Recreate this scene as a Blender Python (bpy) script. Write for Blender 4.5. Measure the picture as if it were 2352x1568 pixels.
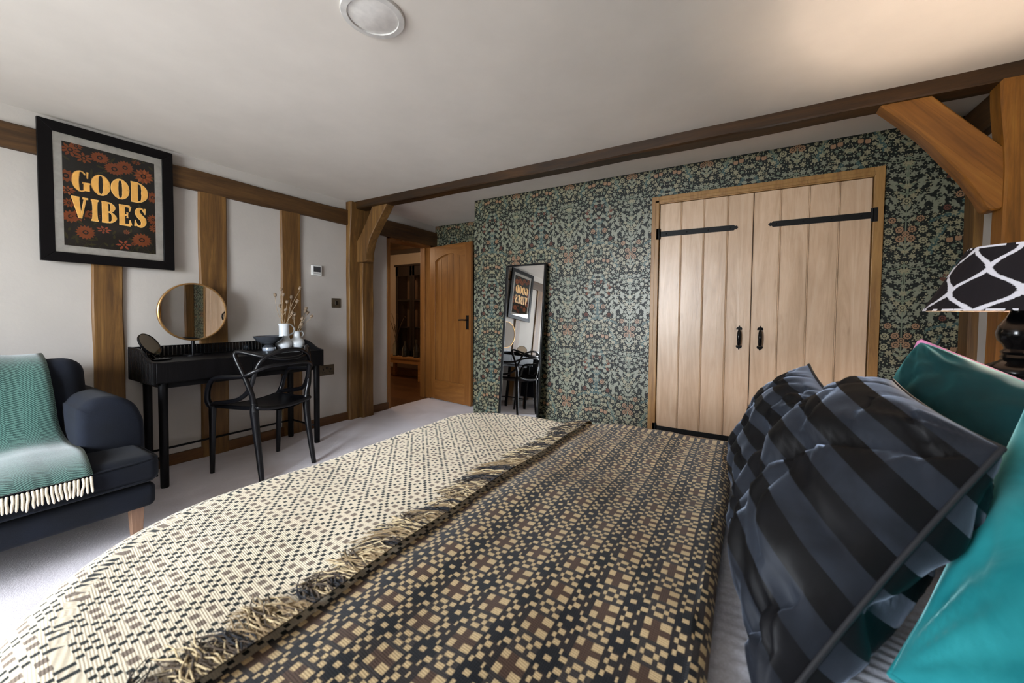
import bpy, math, random
from mathutils import Vector, Matrix, noise
from math import sin, cos, pi, radians, sqrt, exp, atan2, hypot
scn = bpy.context.scene
for o in list(bpy.data.objects): bpy.data.objects.remove(o)
COL = scn.collection

# ------------------------------------------------------------ camera
YAW, PIT, ROL = radians(-30.597), radians(-1.927), radians(-0.5525)
F_PX, CX, CY, CAM = 891.0, 1187.8, 749.3, Vector((0, 0, 1.13))
fw = Vector((sin(YAW)*cos(PIT), cos(YAW)*cos(PIT), sin(PIT)))
rt = fw.cross(Vector((0, 0, 1))).normalized(); dn = fw.cross(rt)
rt2 = rt*cos(ROL)+dn*sin(ROL); dn2 = -rt*sin(ROL)+dn*cos(ROL)
cd = bpy.data.cameras.new('camera'); cam = bpy.data.objects.new('camera', cd); COL.objects.link(cam)
m = Matrix((rt2, -dn2, -fw)).transposed().to_4x4(); m.translation = CAM; cam.matrix_world = m
cd.sensor_width = 36; cd.sensor_fit = 'HORIZONTAL'; cd.lens = F_PX*36/2352
cd.shift_x = (1176-CX)/2352; cd.shift_y = (CY-784)/2352; cd.clip_start = 0.02
cd.dof.use_dof = True; cd.dof.focus_distance = 2.3; cd.dof.aperture_fstop = 4.5
scn.camera = cam
# ------------------------------------------------------------ world, lights, exposure
w = bpy.data.worlds.new('world'); scn.world = w; w.use_nodes = True
_wt = w.node_tree; _tc = _wt.nodes.new('ShaderNodeTexCoord'); _sp = _wt.nodes.new('ShaderNodeSeparateXYZ'); _rp = _wt.nodes.new('ShaderNodeValToRGB')
_wt.links.new(_tc.outputs['Generated'], _sp.inputs[0]); _wt.links.new(_sp.outputs['Z'], _rp.inputs[0])
_rp.color_ramp.elements[0].position = 0.0; _rp.color_ramp.elements[0].color = (0.30, 0.31, 0.27, 1)      # lawn and paving below the horizon
_rp.color_ramp.elements[1].position = 0.02; _rp.color_ramp.elements[1].color = (0.82, 0.90, 1.0, 1)     # overcast sky
_wt.links.new(_rp.outputs[0], w.node_tree.nodes['Background'].inputs[0])
w.node_tree.nodes['Background'].inputs[1].default_value = 1.45
scn.view_settings.view_transform = 'Standard'; scn.view_settings.look = 'None'
scn.view_settings.gamma = 1; scn.view_settings.use_curve_mapping = False
scn.view_settings.exposure = 3.47

def area(name, loc, rot, sx, sy, power, col):
    l = bpy.data.lights.new(name, 'AREA'); l.shape = 'RECTANGLE'; l.size = sx; l.size_y = sy
    l.energy = power; l.color = col
    o = bpy.data.objects.new(name, l); COL.objects.link(o); o.location = loc; o.rotation_euler = rot
    return o
def point(name, loc, power, col, r=0.03):
    l = bpy.data.lights.new(name, 'POINT'); l.energy = power; l.color = col; l.shadow_soft_size = r
    o = bpy.data.objects.new(name, l); COL.objects.link(o); o.location = loc
    return o
XL, YW, XR, YS, ZC, YF = -3.585, 3.205, 1.08, -1.9, 2.268, 3.91   # left wall, papered wall, right wall, south wall, ceiling, recess wall
# daylight through the south window and the low garden light it throws up on the ceiling
area('window_daylight', (-1.45, YS-1.15, 1.80), (radians(90-18), 0, 0), 2.6, 1.5, 46, (0.86, 0.92, 1.0))
area('garden_bounce', (-1.8, YS-0.45, 0.45), (radians(90+33), 0, 0), 1.5, 0.7, 2.6, (0.97, 0.98, 0.90))
point('hall_lamp', (-4.6, 3.6, 2.0), 2.0, (1.0, 0.74, 0.50), 0.08)

# ------------------------------------------------------------ helpers
class MB:
    def __init__(s): s.v = []; s.f = []; s.mi = []; s.uv = None
    def add(s, vs, fs, mi=0):
        b = len(s.v); s.v += [tuple(p) for p in vs]
        for f in fs: s.f.append(tuple(i+b for i in f)); s.mi.append(mi)
        return b
    def box(s, x0, x1, y0, y1, z0, z1, mi=0):
        s.add([(x0,y0,z0),(x1,y0,z0),(x1,y1,z0),(x0,y1,z0),(x0,y0,z1),(x1,y0,z1),(x1,y1,z1),(x0,y1,z1)],
              [(0,3,2,1),(4,5,6,7),(0,1,5,4),(1,2,6,5),(2,3,7,6),(3,0,4,7)], mi)
    def hexa(s, b, t, mi=0):
        s.add(list(b)+list(t), [(0,3,2,1),(4,5,6,7),(0,1,5,4),(1,2,6,5),(2,3,7,6),(3,0,4,7)], mi)
    def prism(s, poly, fn0, fn1, mi=0):
        n = len(poly); a = [fn0(p) for p in poly]; b = [fn1(p) for p in poly]
        s.add(a+b, [tuple(range(n-1,-1,-1)), tuple(range(n,2*n))]+[(i,(i+1)%n,n+(i+1)%n,n+i) for i in range(n)], mi)
    def tube(s, pts, r, seg=10, mi=0, cap=True, flat=None):
        pts = [Vector(p) for p in pts]; n = len(pts)
        rs = r if isinstance(r, (list, tuple)) else [r]*n
        t = (pts[1]-pts[0]).normalized()
        u = t.cross(Vector((0,0,1)))
        if u.length < 0.1: u = t.cross(Vector((1,0,0)))
        u.normalize(); vs = []
        for i, p in enumerate(pts):
            t = (pts[min(i+1,n-1)]-pts[max(i-1,0)]).normalized()
            u = (u-t*u.dot(t)).normalized(); w_ = t.cross(u)
            for k in range(seg):
                a = 2*pi*k/seg; q = u*cos(a)+w_*sin(a)
                if flat:
                    nn, sc = flat; q = q-nn*(q.dot(nn)*(1-sc))
                vs.append(p+q*rs[i])
        fs = [(i*seg+k, i*seg+(k+1)%seg, (i+1)*seg+(k+1)%seg, (i+1)*seg+k) for i in range(n-1) for k in range(seg)]
        if cap: fs += [tuple(range(seg-1,-1,-1)), tuple((n-1)*seg+k for k in range(seg))]
        s.add(vs, fs, mi)
    def lathe(s, prof, c, seg=40, mi=0, M=None):
        vs = []; n = len(prof)
        for r, z in prof:
            for k in range(seg):
                a = 2*pi*k/seg; p = Vector((r*cos(a), r*sin(a), z))
                if M: p = M @ p
                vs.append(Vector(c)+p)
        fs = [(i*seg+k, i*seg+(k+1)%seg, (i+1)*seg+(k+1)%seg, (i+1)*seg+k) for i in range(n-1) for k in range(seg)]
        fs += [tuple(range(seg-1,-1,-1)), tuple((n-1)*seg+k for k in range(seg))]
        s.add(vs, fs, mi)
    def grid(s, fn, nu, nv, mi=0, closed_u=False):
        vs = [fn(i/nu, j/nv) for j in range(nv+1) for i in range(nu+1)]
        W = nu+1
        s.add(vs, [(j*W+i, j*W+i+1, (j+1)*W+i+1, (j+1)*W+i) for j in range(nv) for i in range(nu)], mi)
    def ball(s, c, rx, ry, rz, seg=14, mi=0):
        prof = [(max(1e-4, sin(pi*i/8)), -cos(pi*i/8)) for i in range(9)]
        vs = [];
        for r, z in prof:
            for k in range(seg):
                a = 2*pi*k/seg; vs.append((c[0]+rx*r*cos(a), c[1]+ry*r*sin(a), c[2]+rz*z))
        s.add(vs, [(i*seg+k, i*seg+(k+1)%seg, (i+1)*seg+(k+1)%seg, (i+1)*seg+k) for i in range(8) for k in range(seg)], mi)
    def build(s, name, mats, parent=None, smooth=False, bevel=0, sub=0, origin=None, uv=None, auto=None, **props):
        me = bpy.data.meshes.new(name)
        if origin is None:
            if parent is not None: origin = Vector(parent['_o'])
            else:
                xs = [p[0] for p in s.v]; ys = [p[1] for p in s.v]; zs = [p[2] for p in s.v]
                origin = Vector(((min(xs)+max(xs))/2, (min(ys)+max(ys))/2, min(zs)))
        origin = Vector(origin)
        me.from_pydata([tuple(Vector(p)-origin) for p in s.v], [], s.f)
        if not isinstance(mats, (list, tuple)): mats = [mats]
        for m_ in mats: me.materials.append(m_)
        me.polygons.foreach_set('material_index', s.mi)
        if smooth: me.polygons.foreach_set('use_smooth', [True]*len(me.polygons))
        if uv:
            l = me.uv_layers.new(name='UVMap'); co = [uv(i) for i in range(len(s.v))]
            for lp in me.loops: l.data[lp.index].uv = co[lp.vertex_index]
        me.validate(); me.update()
        if smooth and auto is not None and hasattr(me, 'set_sharp_from_angle'): me.set_sharp_from_angle(angle=radians(auto))
        o = bpy.data.objects.new(name, me); COL.objects.link(o)
        if parent is not None:
            o.parent = parent; o['_o'] = parent['_o']
        else:
            o.location = origin; o['_o'] = tuple(origin)
        if bevel:
            b = o.modifiers.new('bevel', 'BEVEL'); b.width = bevel; b.segments = 3; b.limit_method = 'ANGLE'; b.angle_limit = radians(40)
        if sub:
            b = o.modifiers.new('sub', 'SUBSURF'); b.levels = sub; b.render_levels = sub
        for k, v_ in props.items(): o[k] = v_
        return o
def thing(name, loc, label, cat, group=None, kind=None):
    o = bpy.data.objects.new(name, None); COL.objects.link(o); o.location = loc; o['_o'] = tuple(loc)
    o.empty_display_size = 0.1
    o['label'] = label; o['category'] = cat
    if group: o['group'] = group
    if kind: o['kind'] = kind
    return o
def tag(o, label, cat, group=None, kind=None):
    o['label'] = label; o['category'] = cat
    if group: o['group'] = group
    if kind: o['kind'] = kind
    return o
def catmull(P, n=8, closed=False):
    P = [Vector(p) for p in P]; out = []; N = len(P)
    rng = range(N if closed else N-1)
    for i in rng:
        g = lambda k: P[k % N] if closed else P[max(0, min(N-1, k))]
        a, b, c, d = g(i-1), g(i), g(i+1), g(i+2)
        for k in range(n):
            t = k/n
            out.append(0.5*((2*b)+(c-a)*t+(2*a-5*b+4*c-d)*t*t+(3*b-a-3*c+d)*t**3))
    if not closed: out.append(P[-1])
    return out
def lerp(a, b, t): return a+(b-a)*t
def sstep(a, b, x):
    t = max(0, min(1, (x-a)/(b-a))); return t*t*(3-2*t)
def nz(x, y, z=0, s=1): return noise.noise(Vector((x*s, y*s, z*s)))

# ------------------------------------------------------------ materials
def srgb(h):
    h = h.lstrip('#'); r = [int(h[i:i+2], 16)/255 for i in (0, 2, 4)]
    return tuple(c/12.92 if c <= 0.04045 else ((c+0.055)/1.055)**2.4 for c in r)+(1,)
class NT:
    def __init__(s, name):
        s.m = bpy.data.materials.new(name); s.m.use_nodes = True; s.t = s.m.node_tree
        s.b = s.t.nodes['Principled BSDF']
    def n(s, typ, **kw):
        nd = s.t.nodes.new(typ)
        for k, v in kw.items():
            if k in nd.inputs.keys(): nd.inputs[k].default_value = v
            else: setattr(nd, k, v)
        return nd
    def l(s, a, b): s.t.links.new(a, b)
    def math(s, op, a, b=None, c=None):
        nd = s.t.nodes.new('ShaderNodeMath'); nd.operation = op
        for i, x in enumerate((a, b, c)):
            if x is None: continue
            if isinstance(x, (int, float)): nd.inputs[i].default_value = x
            else: s.l(x, nd.inputs[i])
        return nd.outputs[0]
    def mix(s, fac, a, b, typ='MIX'):
        nd = s.t.nodes.new('ShaderNodeMix'); nd.data_type = 'RGBA'; nd.blend_type = typ
        for idx, x in ((0, fac), (6, a), (7, b)):
            if isinstance(x, (int, float, tuple)): nd.inputs[idx].default_value = x
            else: s.l(x, nd.inputs[idx])
        return nd.outputs[2]
    def ramp(s, fac, stops):
        nd = s.t.nodes.new('ShaderNodeValToRGB'); e = nd.color_ramp.elements
        while len(e) < len(stops): e.new(0.5)
        for i, (p, c) in enumerate(stops): e[i].position = p; e[i].color = c
        s.l(fac, nd.inputs[0]); return nd.outputs[0]
    def coord(s, kind='Object', scale=(1,1,1), rot=(0,0,0)):
        tc = s.t.nodes.new('ShaderNodeTexCoord'); mp = s.t.nodes.new('ShaderNodeMapping')
        mp.inputs['Scale'].default_value = scale; mp.inputs['Rotation'].default_value = rot
        s.l(tc.outputs[kind], mp.inputs[0]); return mp.outputs[0]
    def noise(s, vec, scale, detail=3, rough=0.5, dist=0):
        nd = s.t.nodes.new('ShaderNodeTexNoise'); s.l(vec, nd.inputs['Vector'])
        nd.inputs['Scale'].default_value = scale; nd.inputs['Detail'].default_value = detail
        nd.inputs['Roughness'].default_value = rough; nd.inputs['Distortion'].default_value = dist
        return nd.outputs['Fac']
    def bump(s, h, strength, dist=0.01):
        nd = s.t.nodes.new('ShaderNodeBump'); nd.inputs['Strength'].default_value = strength; nd.inputs['Distance'].default_value = dist
        s.l(h, nd.inputs['Height']); s.l(nd.outputs[0], s.b.inputs['Normal'])
    def set(s, col=None, rough=None, metal=None, spec=None, sheen=None, coat=None, ior=None):
        if col is not None:
            if isinstance(col, tuple): s.b.inputs['Base Color'].default_value = col
            else: s.l(col, s.b.inputs['Base Color'])
        for k, v in (('Roughness', rough), ('Metallic', metal), ('Specular IOR Level', spec), ('Sheen Weight', sheen), ('Coat Weight', coat), ('IOR', ior)):
            if v is None: continue
            if isinstance(v, (int, float)): s.b.inputs[k].default_value = v
            else: s.l(v, s.b.inputs[k])
        return s.m
def plain(name, c, rough=0.5, metal=0, spec=0.5, var=0.06, vscale=30, sheen=0):
    t = NT(name); n_ = t.noise(t.coord(), vscale, 2)
    c = srgb(c) if isinstance(c, str) else c
    d = tuple(x*(1-var*2) for x in c[:3])+(1,); e = tuple(min(1, x*(1+var)) for x in c[:3])+(1,)
    return t.set(t.ramp(n_, [(0.3, d), (0.7, e)]), rough, metal, spec, sheen)
def oak(name, dark, mid, light, axis='Z', rough=0.55, knots=0.5, crack=0.3, gs=1.0, spec=0.4, fine=1.0, rot=None):
    t = NT(name); long_, short = 0.7*gs, 9*gs
    sc = {'X': (long_, short, short), 'Y': (short, long_, short), 'Z': (short, short, long_)}[axis]
    if rot:
        base_ = t.coord('Object', (1, 1, 1), rot)
        def cc_(kind, sc_):
            mp = t.t.nodes.new('ShaderNodeMapping'); mp.inputs['Scale'].default_value = sc_; t.l(base_, mp.inputs[0]); return mp.outputs[0]
    else: cc_ = t.coord
    v = cc_('Object', sc)
    a = t.noise(v, 1.3, 6, 0.68, 1.3); fine_n = t.noise(v, 11, 3, 0.6)
    sc2 = {'X': (2, 7, 7), 'Y': (7, 2, 7), 'Z': (7, 7, 2)}[axis]
    v2 = cc_('Object', sc2)
    k = t.noise(v2, 1.1*gs, 2, 0.5, 0.6)
    c = t.ramp(a, [(0.30, srgb(dark)), (0.5, srgb(mid)), (0.72, srgb(light))])
    f = t.ramp(fine_n, [(0.3, (0.72,)*3+(1,)), (0.6, (1, 1, 1, 1))])
    c = t.mix(0.55*fine, c, f, 'MULTIPLY')
    pt_ = t.ramp(t.noise(cc_('Object', tuple(x*.55 for x in sc2)), 1.0, 3, 0.6, 0.8), [(0.35, (0.70, 0.66, 0.60, 1)), (0.62, (1, 1, 1, 1))])
    c = t.mix(0.7*knots*2 if knots < .5 else .6, c, pt_, 'MULTIPLY')
    kk = t.ramp(k, [(0.66, (1, 1, 1, 1)), (0.80, (0.35, 0.25, 0.18, 1))])
    c = t.mix(knots, c, kk, 'MULTIPLY')
    if crack:
        sc3 = {'X': (0.35, 14, 14), 'Y': (14, 0.35, 14), 'Z': (14, 14, 0.35)}[axis]
        cr = t.noise(cc_('Object', sc3), 1.0, 1, 0.4, 0.2)
        cm = t.ramp(t.math('ABSOLUTE', t.math('SUBTRACT', cr, 0.5)), [(0.0, (0.25, 0.18, 0.12, 1)), (0.012, (1, 1, 1, 1))])
        c = t.mix(crack, c, cm, 'MULTIPLY')
    t.bump(t.math('ADD', a, t.math('MULTIPLY', fine_n, 0.5)), 0.25, 0.004)
    return t.set(c, rough, 0, spec)
BX = oak('oak_beam_x', '#1e1203', '#382208', '#4e3110', 'X', 0.5)
BY = oak('oak_beam_y', '#33220f', '#4d3419', '#644724', 'Y', 0.55)
BZ = oak('oak_post_z', '#483017', '#6c4c25', '#896737', 'Z', 0.55)
BR = oak('oak_brace', '#6e4519', '#8d5a20', '#a06c2c', 'X', 0.45, gs=0.8, rot=(0, radians(-50), 0))
DZ = oak('oak_door_z', '#b39679', '#c4a78b', '#d0b69c', 'Z', 0.33, 0.6, 0.0, 1.25, 0.5, 0.35)
DF = oak('oak_frame_z', '#7d5730', '#96703f', '#a8804c', 'Z', 0.4, 0.3, 0.0)
DFX = oak('oak_frame_x', '#7d5730', '#96703f', '#a8804c', 'X', 0.4, 0.3, 0.0)
HD = oak('oak_hall_door', '#6a411a', '#7d5024', '#8d6030', 'Z', 0.4, 0.2, 0.0, 0.9, 0.4, 0.5)
HDX = oak('oak_hall_rail', '#6a411a', '#7d5024', '#8d6030', 'X', 0.4, 0.2, 0.0, 0.9, 0.4, 0.5)
SK = oak('oak_skirting', '#3e2814', '#5a3b1e', '#6c4a29', 'Y', 0.4, 0.4, 0.1)
SKX = oak('oak_skirting_x', '#6b4824', '#8a6034', '#9d7242', 'X', 0.4, 0.4, 0.1)
IRON = plain('black_iron', '#09090a', 0.5, 0.0, 0.2)
def plaster(name, col, rough=0.85, bs=0.12):
    t = NT(name); v = t.coord(); a = t.noise(v, 2.2, 4, 0.6); b = t.noise(v, 40, 4, 0.6); s_ = t.noise(t.coord('Object', (1, 1, 0.25)), 14, 4, 0.7)
    c = srgb(col); d = tuple(x*0.93 for x in c[:3])+(1,)
    cc = t.ramp(a, [(0.35, d), (0.65, c)])
    st = t.ramp(s_, [(0.70, (1, 1, 1, 1)), (0.86, (0.72, 0.70, 0.68, 1))])
    cc = t.mix(0.5, cc, st, 'MULTIPLY')
    t.bump(t.math('ADD', b, t.math('MULTIPLY', a, 4)), bs, 0.006)
    return t.set(cc, rough, 0, 0.3)
PL = plaster('white_plaster', '#b3ada6'); CE = plaster('ceiling_paint', '#d8d1c8', 0.9, 0.03)
HP = plaster('hall_plaster', '#b8a48c')
def carpet():
    t = NT('carpet_mauve'); v = t.coord(); a = t.noise(v, 2.5, 3, 0.5, 0.8); b = t.noise(v, 420, 2, 0.7); c2 = t.noise(v, 90, 2)
    c = t.ramp(a, [(0.35, srgb('#c6bec3')), (0.65, srgb('#d8d2d8'))])
    c = t.mix(0.35, c, t.ramp(b, [(0.3, (0.55,)*3+(1,)), (0.7, (1.0,)*3+(1,))]), 'MULTIPLY')
    t.bump(t.math('ADD', b, c2), 0.5, 0.004)
    return t.set(c, 0.95, 0, 0.1, 0.3)
CARP = carpet()
def hallfloor():
    t = NT('hall_floor_boards')
    v = t.coord('Object', (1, 1, 1))
    br = t.n('ShaderNodeTexBrick'); t.l(v, br.inputs['Vector'])
    br.inputs['Scale'].default_value = 1; br.inputs['Brick Width'].default_value = 1.6; br.inputs['Row Height'].default_value = 0.13
    br.inputs['Mortar Size'].default_value = 0.002; br.offset = 0.37
    br.inputs['Color1'].default_value = srgb('#6e4a2c'); br.inputs['Color2'].default_value = srgb('#523620'); br.inputs['Mortar'].default_value = srgb('#2c1c10')
    g = t.noise(t.coord('Object', (1.2, 16, 1)), 2, 4, 0.6, 0.5)
    c = t.mix(0.6, br.outputs['Color'], t.ramp(g, [(0.3, (0.55,)*3+(1,)), (0.7, (1.1,)*3+(1,))]), 'MULTIPLY')
    return t.set(c, 0.3, 0, 0.5)
HF = hallfloor()
MIRR = plain('mirror_silver', (0.86, 0.87, 0.87, 1), 0.015, 1.0, 0.5, 0.0)
BLK = plain('black_satin_plastic', '#08080b', 0.30, 0, 0.35, 0.03)
BLW = oak('black_stained_wood', '#070608', '#0b0a0b', '#100e10', 'Z', 0.42, 0, 0, 1.5, 0.15)
BLG = plain('black_gloss_paint', '#060607', 0.18, 0, 0.35, 0.02)

def pane_glass(name):
    t = NT(name); out = t.t.nodes['Material Output']
    tr = t.n('ShaderNodeBsdfTransparent'); gl_ = t.n('ShaderNodeBsdfGlossy'); gl_.inputs['Roughness'].default_value = 0.01
    fr = t.n('ShaderNodeFresnel'); fr.inputs['IOR'].default_value = 1.35; mx = t.n('ShaderNodeMixShader')
    t.l(fr.outputs[0], mx.inputs[0]); t.l(tr.outputs[0], mx.inputs[1]); t.l(gl_.outputs[0], mx.inputs[2]); t.l(mx.outputs[0], out.inputs['Surface'])
    return t
# ------------------------------------------------------------ setting
def struct(mb, name, mats, **k):
    o = mb.build(name, mats, **k); o['kind'] = 'structure'; return o
b = MB(); b.box(XL-0.02, XR+0.1, YS-0.1, 4.02, -0.1, 0); struct(b, 'floor', CARP)
b = MB(); b.box(-6.2, XL-0.02, 2.2, 5.2, -0.1, -0.002); struct(b, 'floor_hall', HF)
b = MB(); b.box(XL-0.15, XR+0.2, YS-0.2, 4.02, ZC, ZC+0.1)
struct(b, 'ceiling', CE)
b = MB(); b.box(-6.2, XL-0.15, 2.2, 5.2, 2.36, 2.44); struct(b, 'ceiling_hall', HP)
# left wall with the door opening
DY0, DY1, DZT = 3.14, 3.90, 1.985
b = MB()
def wavy_panel(mb, x, y0, y1, z0, z1, nx=14, nz_=14):
    def f(u, v):
        y = lerp(y0, y1, u); z = lerp(z0, z1, v)
        return (x+0.003*nz(y*2.3, z*2.1, 5)-0.001, y, z)
    mb.grid(f, nx, nz_)
wavy_panel(b, XL, YS, DY0-0.045, 0, ZC, 60, 24)
b.box(XL-0.15, XL-0.006, YS, DY0-0.045, 0, ZC)
b.box(XL-0.15, XL-0.002, DY0-0.05, 4.0, DZT+0.04, ZC)
struct(b, 'wall_left', PL)
# hall shell
b = MB(); b.box(-6.2, XL-0.15, 4.97, 5.05, -0.05, 2.44); b.box(-6.25, -6.2, 2.2, 5.05, -0.05, 2.44); b.box(-6.2, XL-0.15, 2.15, 2.2, -0.05, 2.44)
b.box(XL-0.16, XL-0.0, 4.0, 5.05, -0.05, 2.44)
struct(b, 'wall_hall', HP)
b = MB(); b.box(-6.2, XL-0.16, 4.945, 4.97, -0.002, 0.13); struct(b, 'baseboard_hall', SKX, bevel=0.004)
b = MB(); b.box(-6.2, XL-0.16, 4.60, 4.97, 2.17, 2.36); struct(b, 'trim_12', BX, bevel=0.01)

# --- papered wall: floral repeat of leaves, daisies and berries on a dark ground
GROUND = plain('paper_ground', '#0e120f', 0.5, 0, 0.3, 0.15, 60)
PALE = plain('paper_pale_leaf', '#717360', 0.42, 0, 0.75, 0.08, 80)
CREAM = plain('paper_cream_flower', '#807a5e', 0.42, 0, 0.75, 0.1, 80)
PEACH = plain('paper_peach_flower', '#866548', 0.45, 0, 0.6, 0.08, 80)
RUST = plain('paper_rust_leaf', '#5b3628', 0.6, 0, 0.35, 0.1, 80)
TEAL = plain('paper_teal_leaf', '#2a4443', 0.45, 0, 0.5, 0.1, 60)
STEM = plain('paper_stem_green', '#5c6450', 0.42, 0, 0.75, 0.1, 80)
WPM = [GROUND, PALE, CREAM, PEACH, RUST, TEAL, STEM]
HW, HH = 0.2725, 0.64
def flower(cx, cy, r, n, a0=0, mi=2, depth=0.42):
    k = 4 if r > 0.008 else 2
    pts = []
    for i in range(n*k):
        a = a0+2*pi*i/(n*k); rr = r*((1-depth)+depth*abs(cos(n*(a-a0)/2)))
        pts.append((cx+rr*cos(a), cy+rr*sin(a)))
    return (pts, mi)
def leaf(cx, cy, L, W, ang, mi=1, lob=0):
    pts = []; N = 7 if not lob else 12
    for sgn in (1, -1):
        rng = range(N+1) if sgn == 1 else range(N-1, 0, -1)
        for i in rng:
            t = i/N; w_ = W*sin(pi*min(1, t**0.8))*0.5
            if lob: w_ *= (1.25 if i % 2 else 0.55); 
            x = t*L - (0.03*L if (lob and i % 2) else 0); pts.append((x, sgn*w_))
    ca, sa = cos(ang), sin(ang)
    return ([(cx+x*ca-y*sa, cy+x*sa+y*ca) for x, y in pts], mi)
def stroke(P, Wd, mi, n=5):
    Q = catmull([Vector((p[0], p[1], 0)) for p in P], n); N = len(Q); out = []
    L = []; R_ = []
    for i, p in enumerate(Q):
        t = (Q[min(i+1, N-1)]-Q[max(i-1, 0)]).normalized(); nn = Vector((-t.y, t.x, 0))
        w_ = lerp(Wd[0], Wd[1], i/(N-1)) if len(Wd) == 2 else catw(Wd, i/(N-1))
        L.append(p+nn*w_/2); R_.append(p-nn*w_/2)
    for i in range(N-1): out.append(([(L[i].x, L[i].y), (R_[i].x, R_[i].y), (R_[i+1].x, R_[i+1].y), (L[i+1].x, L[i+1].y)], mi))
    return out
def catw(W_, t):
    x = t*(len(W_)-1); i = min(int(x), len(W_)-2); f = x-i; f = f*f*(3-2*f); return lerp(W_[i], W_[i+1], f)
def make_tile():
    rnd = random.Random(11); el = []; occ = []
    def free(x, y, r):
        for (a, b_, c) in occ:
            dy = abs(y-b_); dy = min(dy, HH-dy)
            if hypot(x-a, dy) < (r+c)*0.93: return False
        return True
    # teal acanthus scrolls (under the rest)
    el += stroke([(0.0, 0.24), (0.005, 0.34), (0.0, 0.44)], (0.03, 0.012), 5)
    for s_ in (0.27, 0.33, 0.39): el.append(leaf(0.004, s_, 0.055, 0.018, 0.7, 5))
    el += stroke([(0.0, 0.25), (0.05, 0.225), (0.11, 0.22), (0.17, 0.19)], (0.034, 0.012), 5)
    el += stroke([(0.035, 0.60), (0.075, 0.52), (0.06, 0.44)], (0.022, 0.014), 5)
    el += stroke([(0.17, 0.0), (0.15, 0.06), (0.12, 0.12), (0.10, 0.17)], (0.030, 0.010), 5)
    for a_, y_ in ((2.2, 0.03), (0.9, 0.06), (2.0, 0.09), (2.4, 0.13)): el.append(leaf(0.145, y_, 0.042, 0.013, a_, 6))
    # B axis stem
    el += stroke([(HW, 0.0), (HW, 0.30)], (0.008, 0.005), 6)
    el += stroke([(HW, 0.33), (HW-0.005, 0.45), (HW, 0.60)], (0.007, 0.006), 6)
    for y_, a_, l_ in ((0.02, 2.3, .05), (0.05, 2.1, .06), (0.20, 2.5, .055), (0.235, 2.1, .055), (0.27, 1.9, .05), (0.36, 2.6, .05), (0.40, 2.4, .05), (0.47, 2.7, .05), (0.52, 2.3, .05)):
        el.append(leaf(HW-0.003, y_, l_, 0.016, a_, 1 if y_ < .3 else 6))
    for x, y, r, mi in ((HW-0.024, 0.10, 0.022, 3), (HW-0.028, 0.155, 0.021, 3), (HW, 0.128, 0.018, 3), (HW-0.075, 0.15, 0.023, 2), (HW-0.078, 0.085, 0.022, 2), (HW-0.062, 0.215, 0.020, 3), (HW, 0.325, 0.022, 2), (0.05, 0.335, 0.021, 3), (0.10, 0.265, 0.018, 4)):
        el.append(flower(x, y, r, 10, 0.2, mi, 0.25)); el.append(flower(x, y, r*0.5, 6, 0, 0, 0.1)); el.append(flower(x, y, r*0.34, 6, 0, mi, 0.1)); occ.append((x, y, r))
    # A axis heart and round leaves
    for x, y, r, a_ in ((0.0, 0.49, 0.020, -pi/2), (0.062, 0.505, 0.021, 0.3), (0.115, 0.475, 0.021, 2.9), (0.07, 0.43, 0.018, 0.2), (0.03, 0.565, 0.016, 2.0)):
        pts = [(x+r*(1.0+0.28*cos(t-a_)-(0.35 if abs(((t-a_+pi) % (2*pi))-pi) > 2.8 else 0))*cos(t), y+r*(0.8+0.28*cos(t-a_))*sin(t)) for t in [2*pi*i/16 for i in range(16)]]
        el.append((pts, 1)); (el.append(leaf(x, y, r*0.7, r*0.18, a_+pi, 6)) if x > .01 else None); occ.append((x, y, r*1.05))
    for x, y in ((0.05, 0.085), (0.085, 0.078)):
        el.append(([(x-.014, y-.008), (x-.008, y-.014), (x+.008, y-.014), (x+.014, y-.008), (x+.014, y+.010), (x+.006, y+.015), (x, y+.010), (x-.006, y+.015), (x-.014, y+.010)], 3)); occ.append((x, y, 0.017))
    el += stroke([(0.0, 0.02), (0.03, 0.04), (0.05, 0.07)], (0.006, 0.003), 6)
    el += stroke([(0.0, 0.13), (0.035, 0.16), (0.075, 0.15), (0.12, 0.17)], (0.006, 0.003), 6)
    el += stroke([(HW, 0.42), (HW-0.06, 0.43), (HW-0.12, 0.42), (0.09, 0.45)], (0.007, 0.003), 6)
    el += stroke([(HW, 0.58), (HW-0.05, 0.56), (HW-0.13, 0.58), (0.08, 0.60)], (0.007, 0.003), 6)
    el += stroke([(0, 0.60), (0.05, 0.61), (0.10, 0.63)], (0.006, 0.003), 6)
    # rust under-leaves
    for x, y, a_ in ((0.09, 0.485, 0.5), (0.10, 0.50, 2.0), (0.085, 0.455, 5.5), (0.02, 0.53, 1.0), (0.015, 0.46, 4.5)): el.append(leaf(x, y, 0.034, 0.024, a_, 4))
    # big pale lobed leaves in the middle band
    for k in range(16):
        for tr in range(60):
            x = rnd.uniform(0.03, 0.215); y = rnd.uniform(0.255, 0.455)
            if free(x, y, 0.019):
                occ.append((x, y, 0.021)); a_ = rnd.uniform(0, 2*pi)
                for q in range(5): el.append(leaf(x, y, rnd.uniform(.027, .034), 0.016, a_+(q-2)*0.72, 1, 1))
                break
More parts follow.
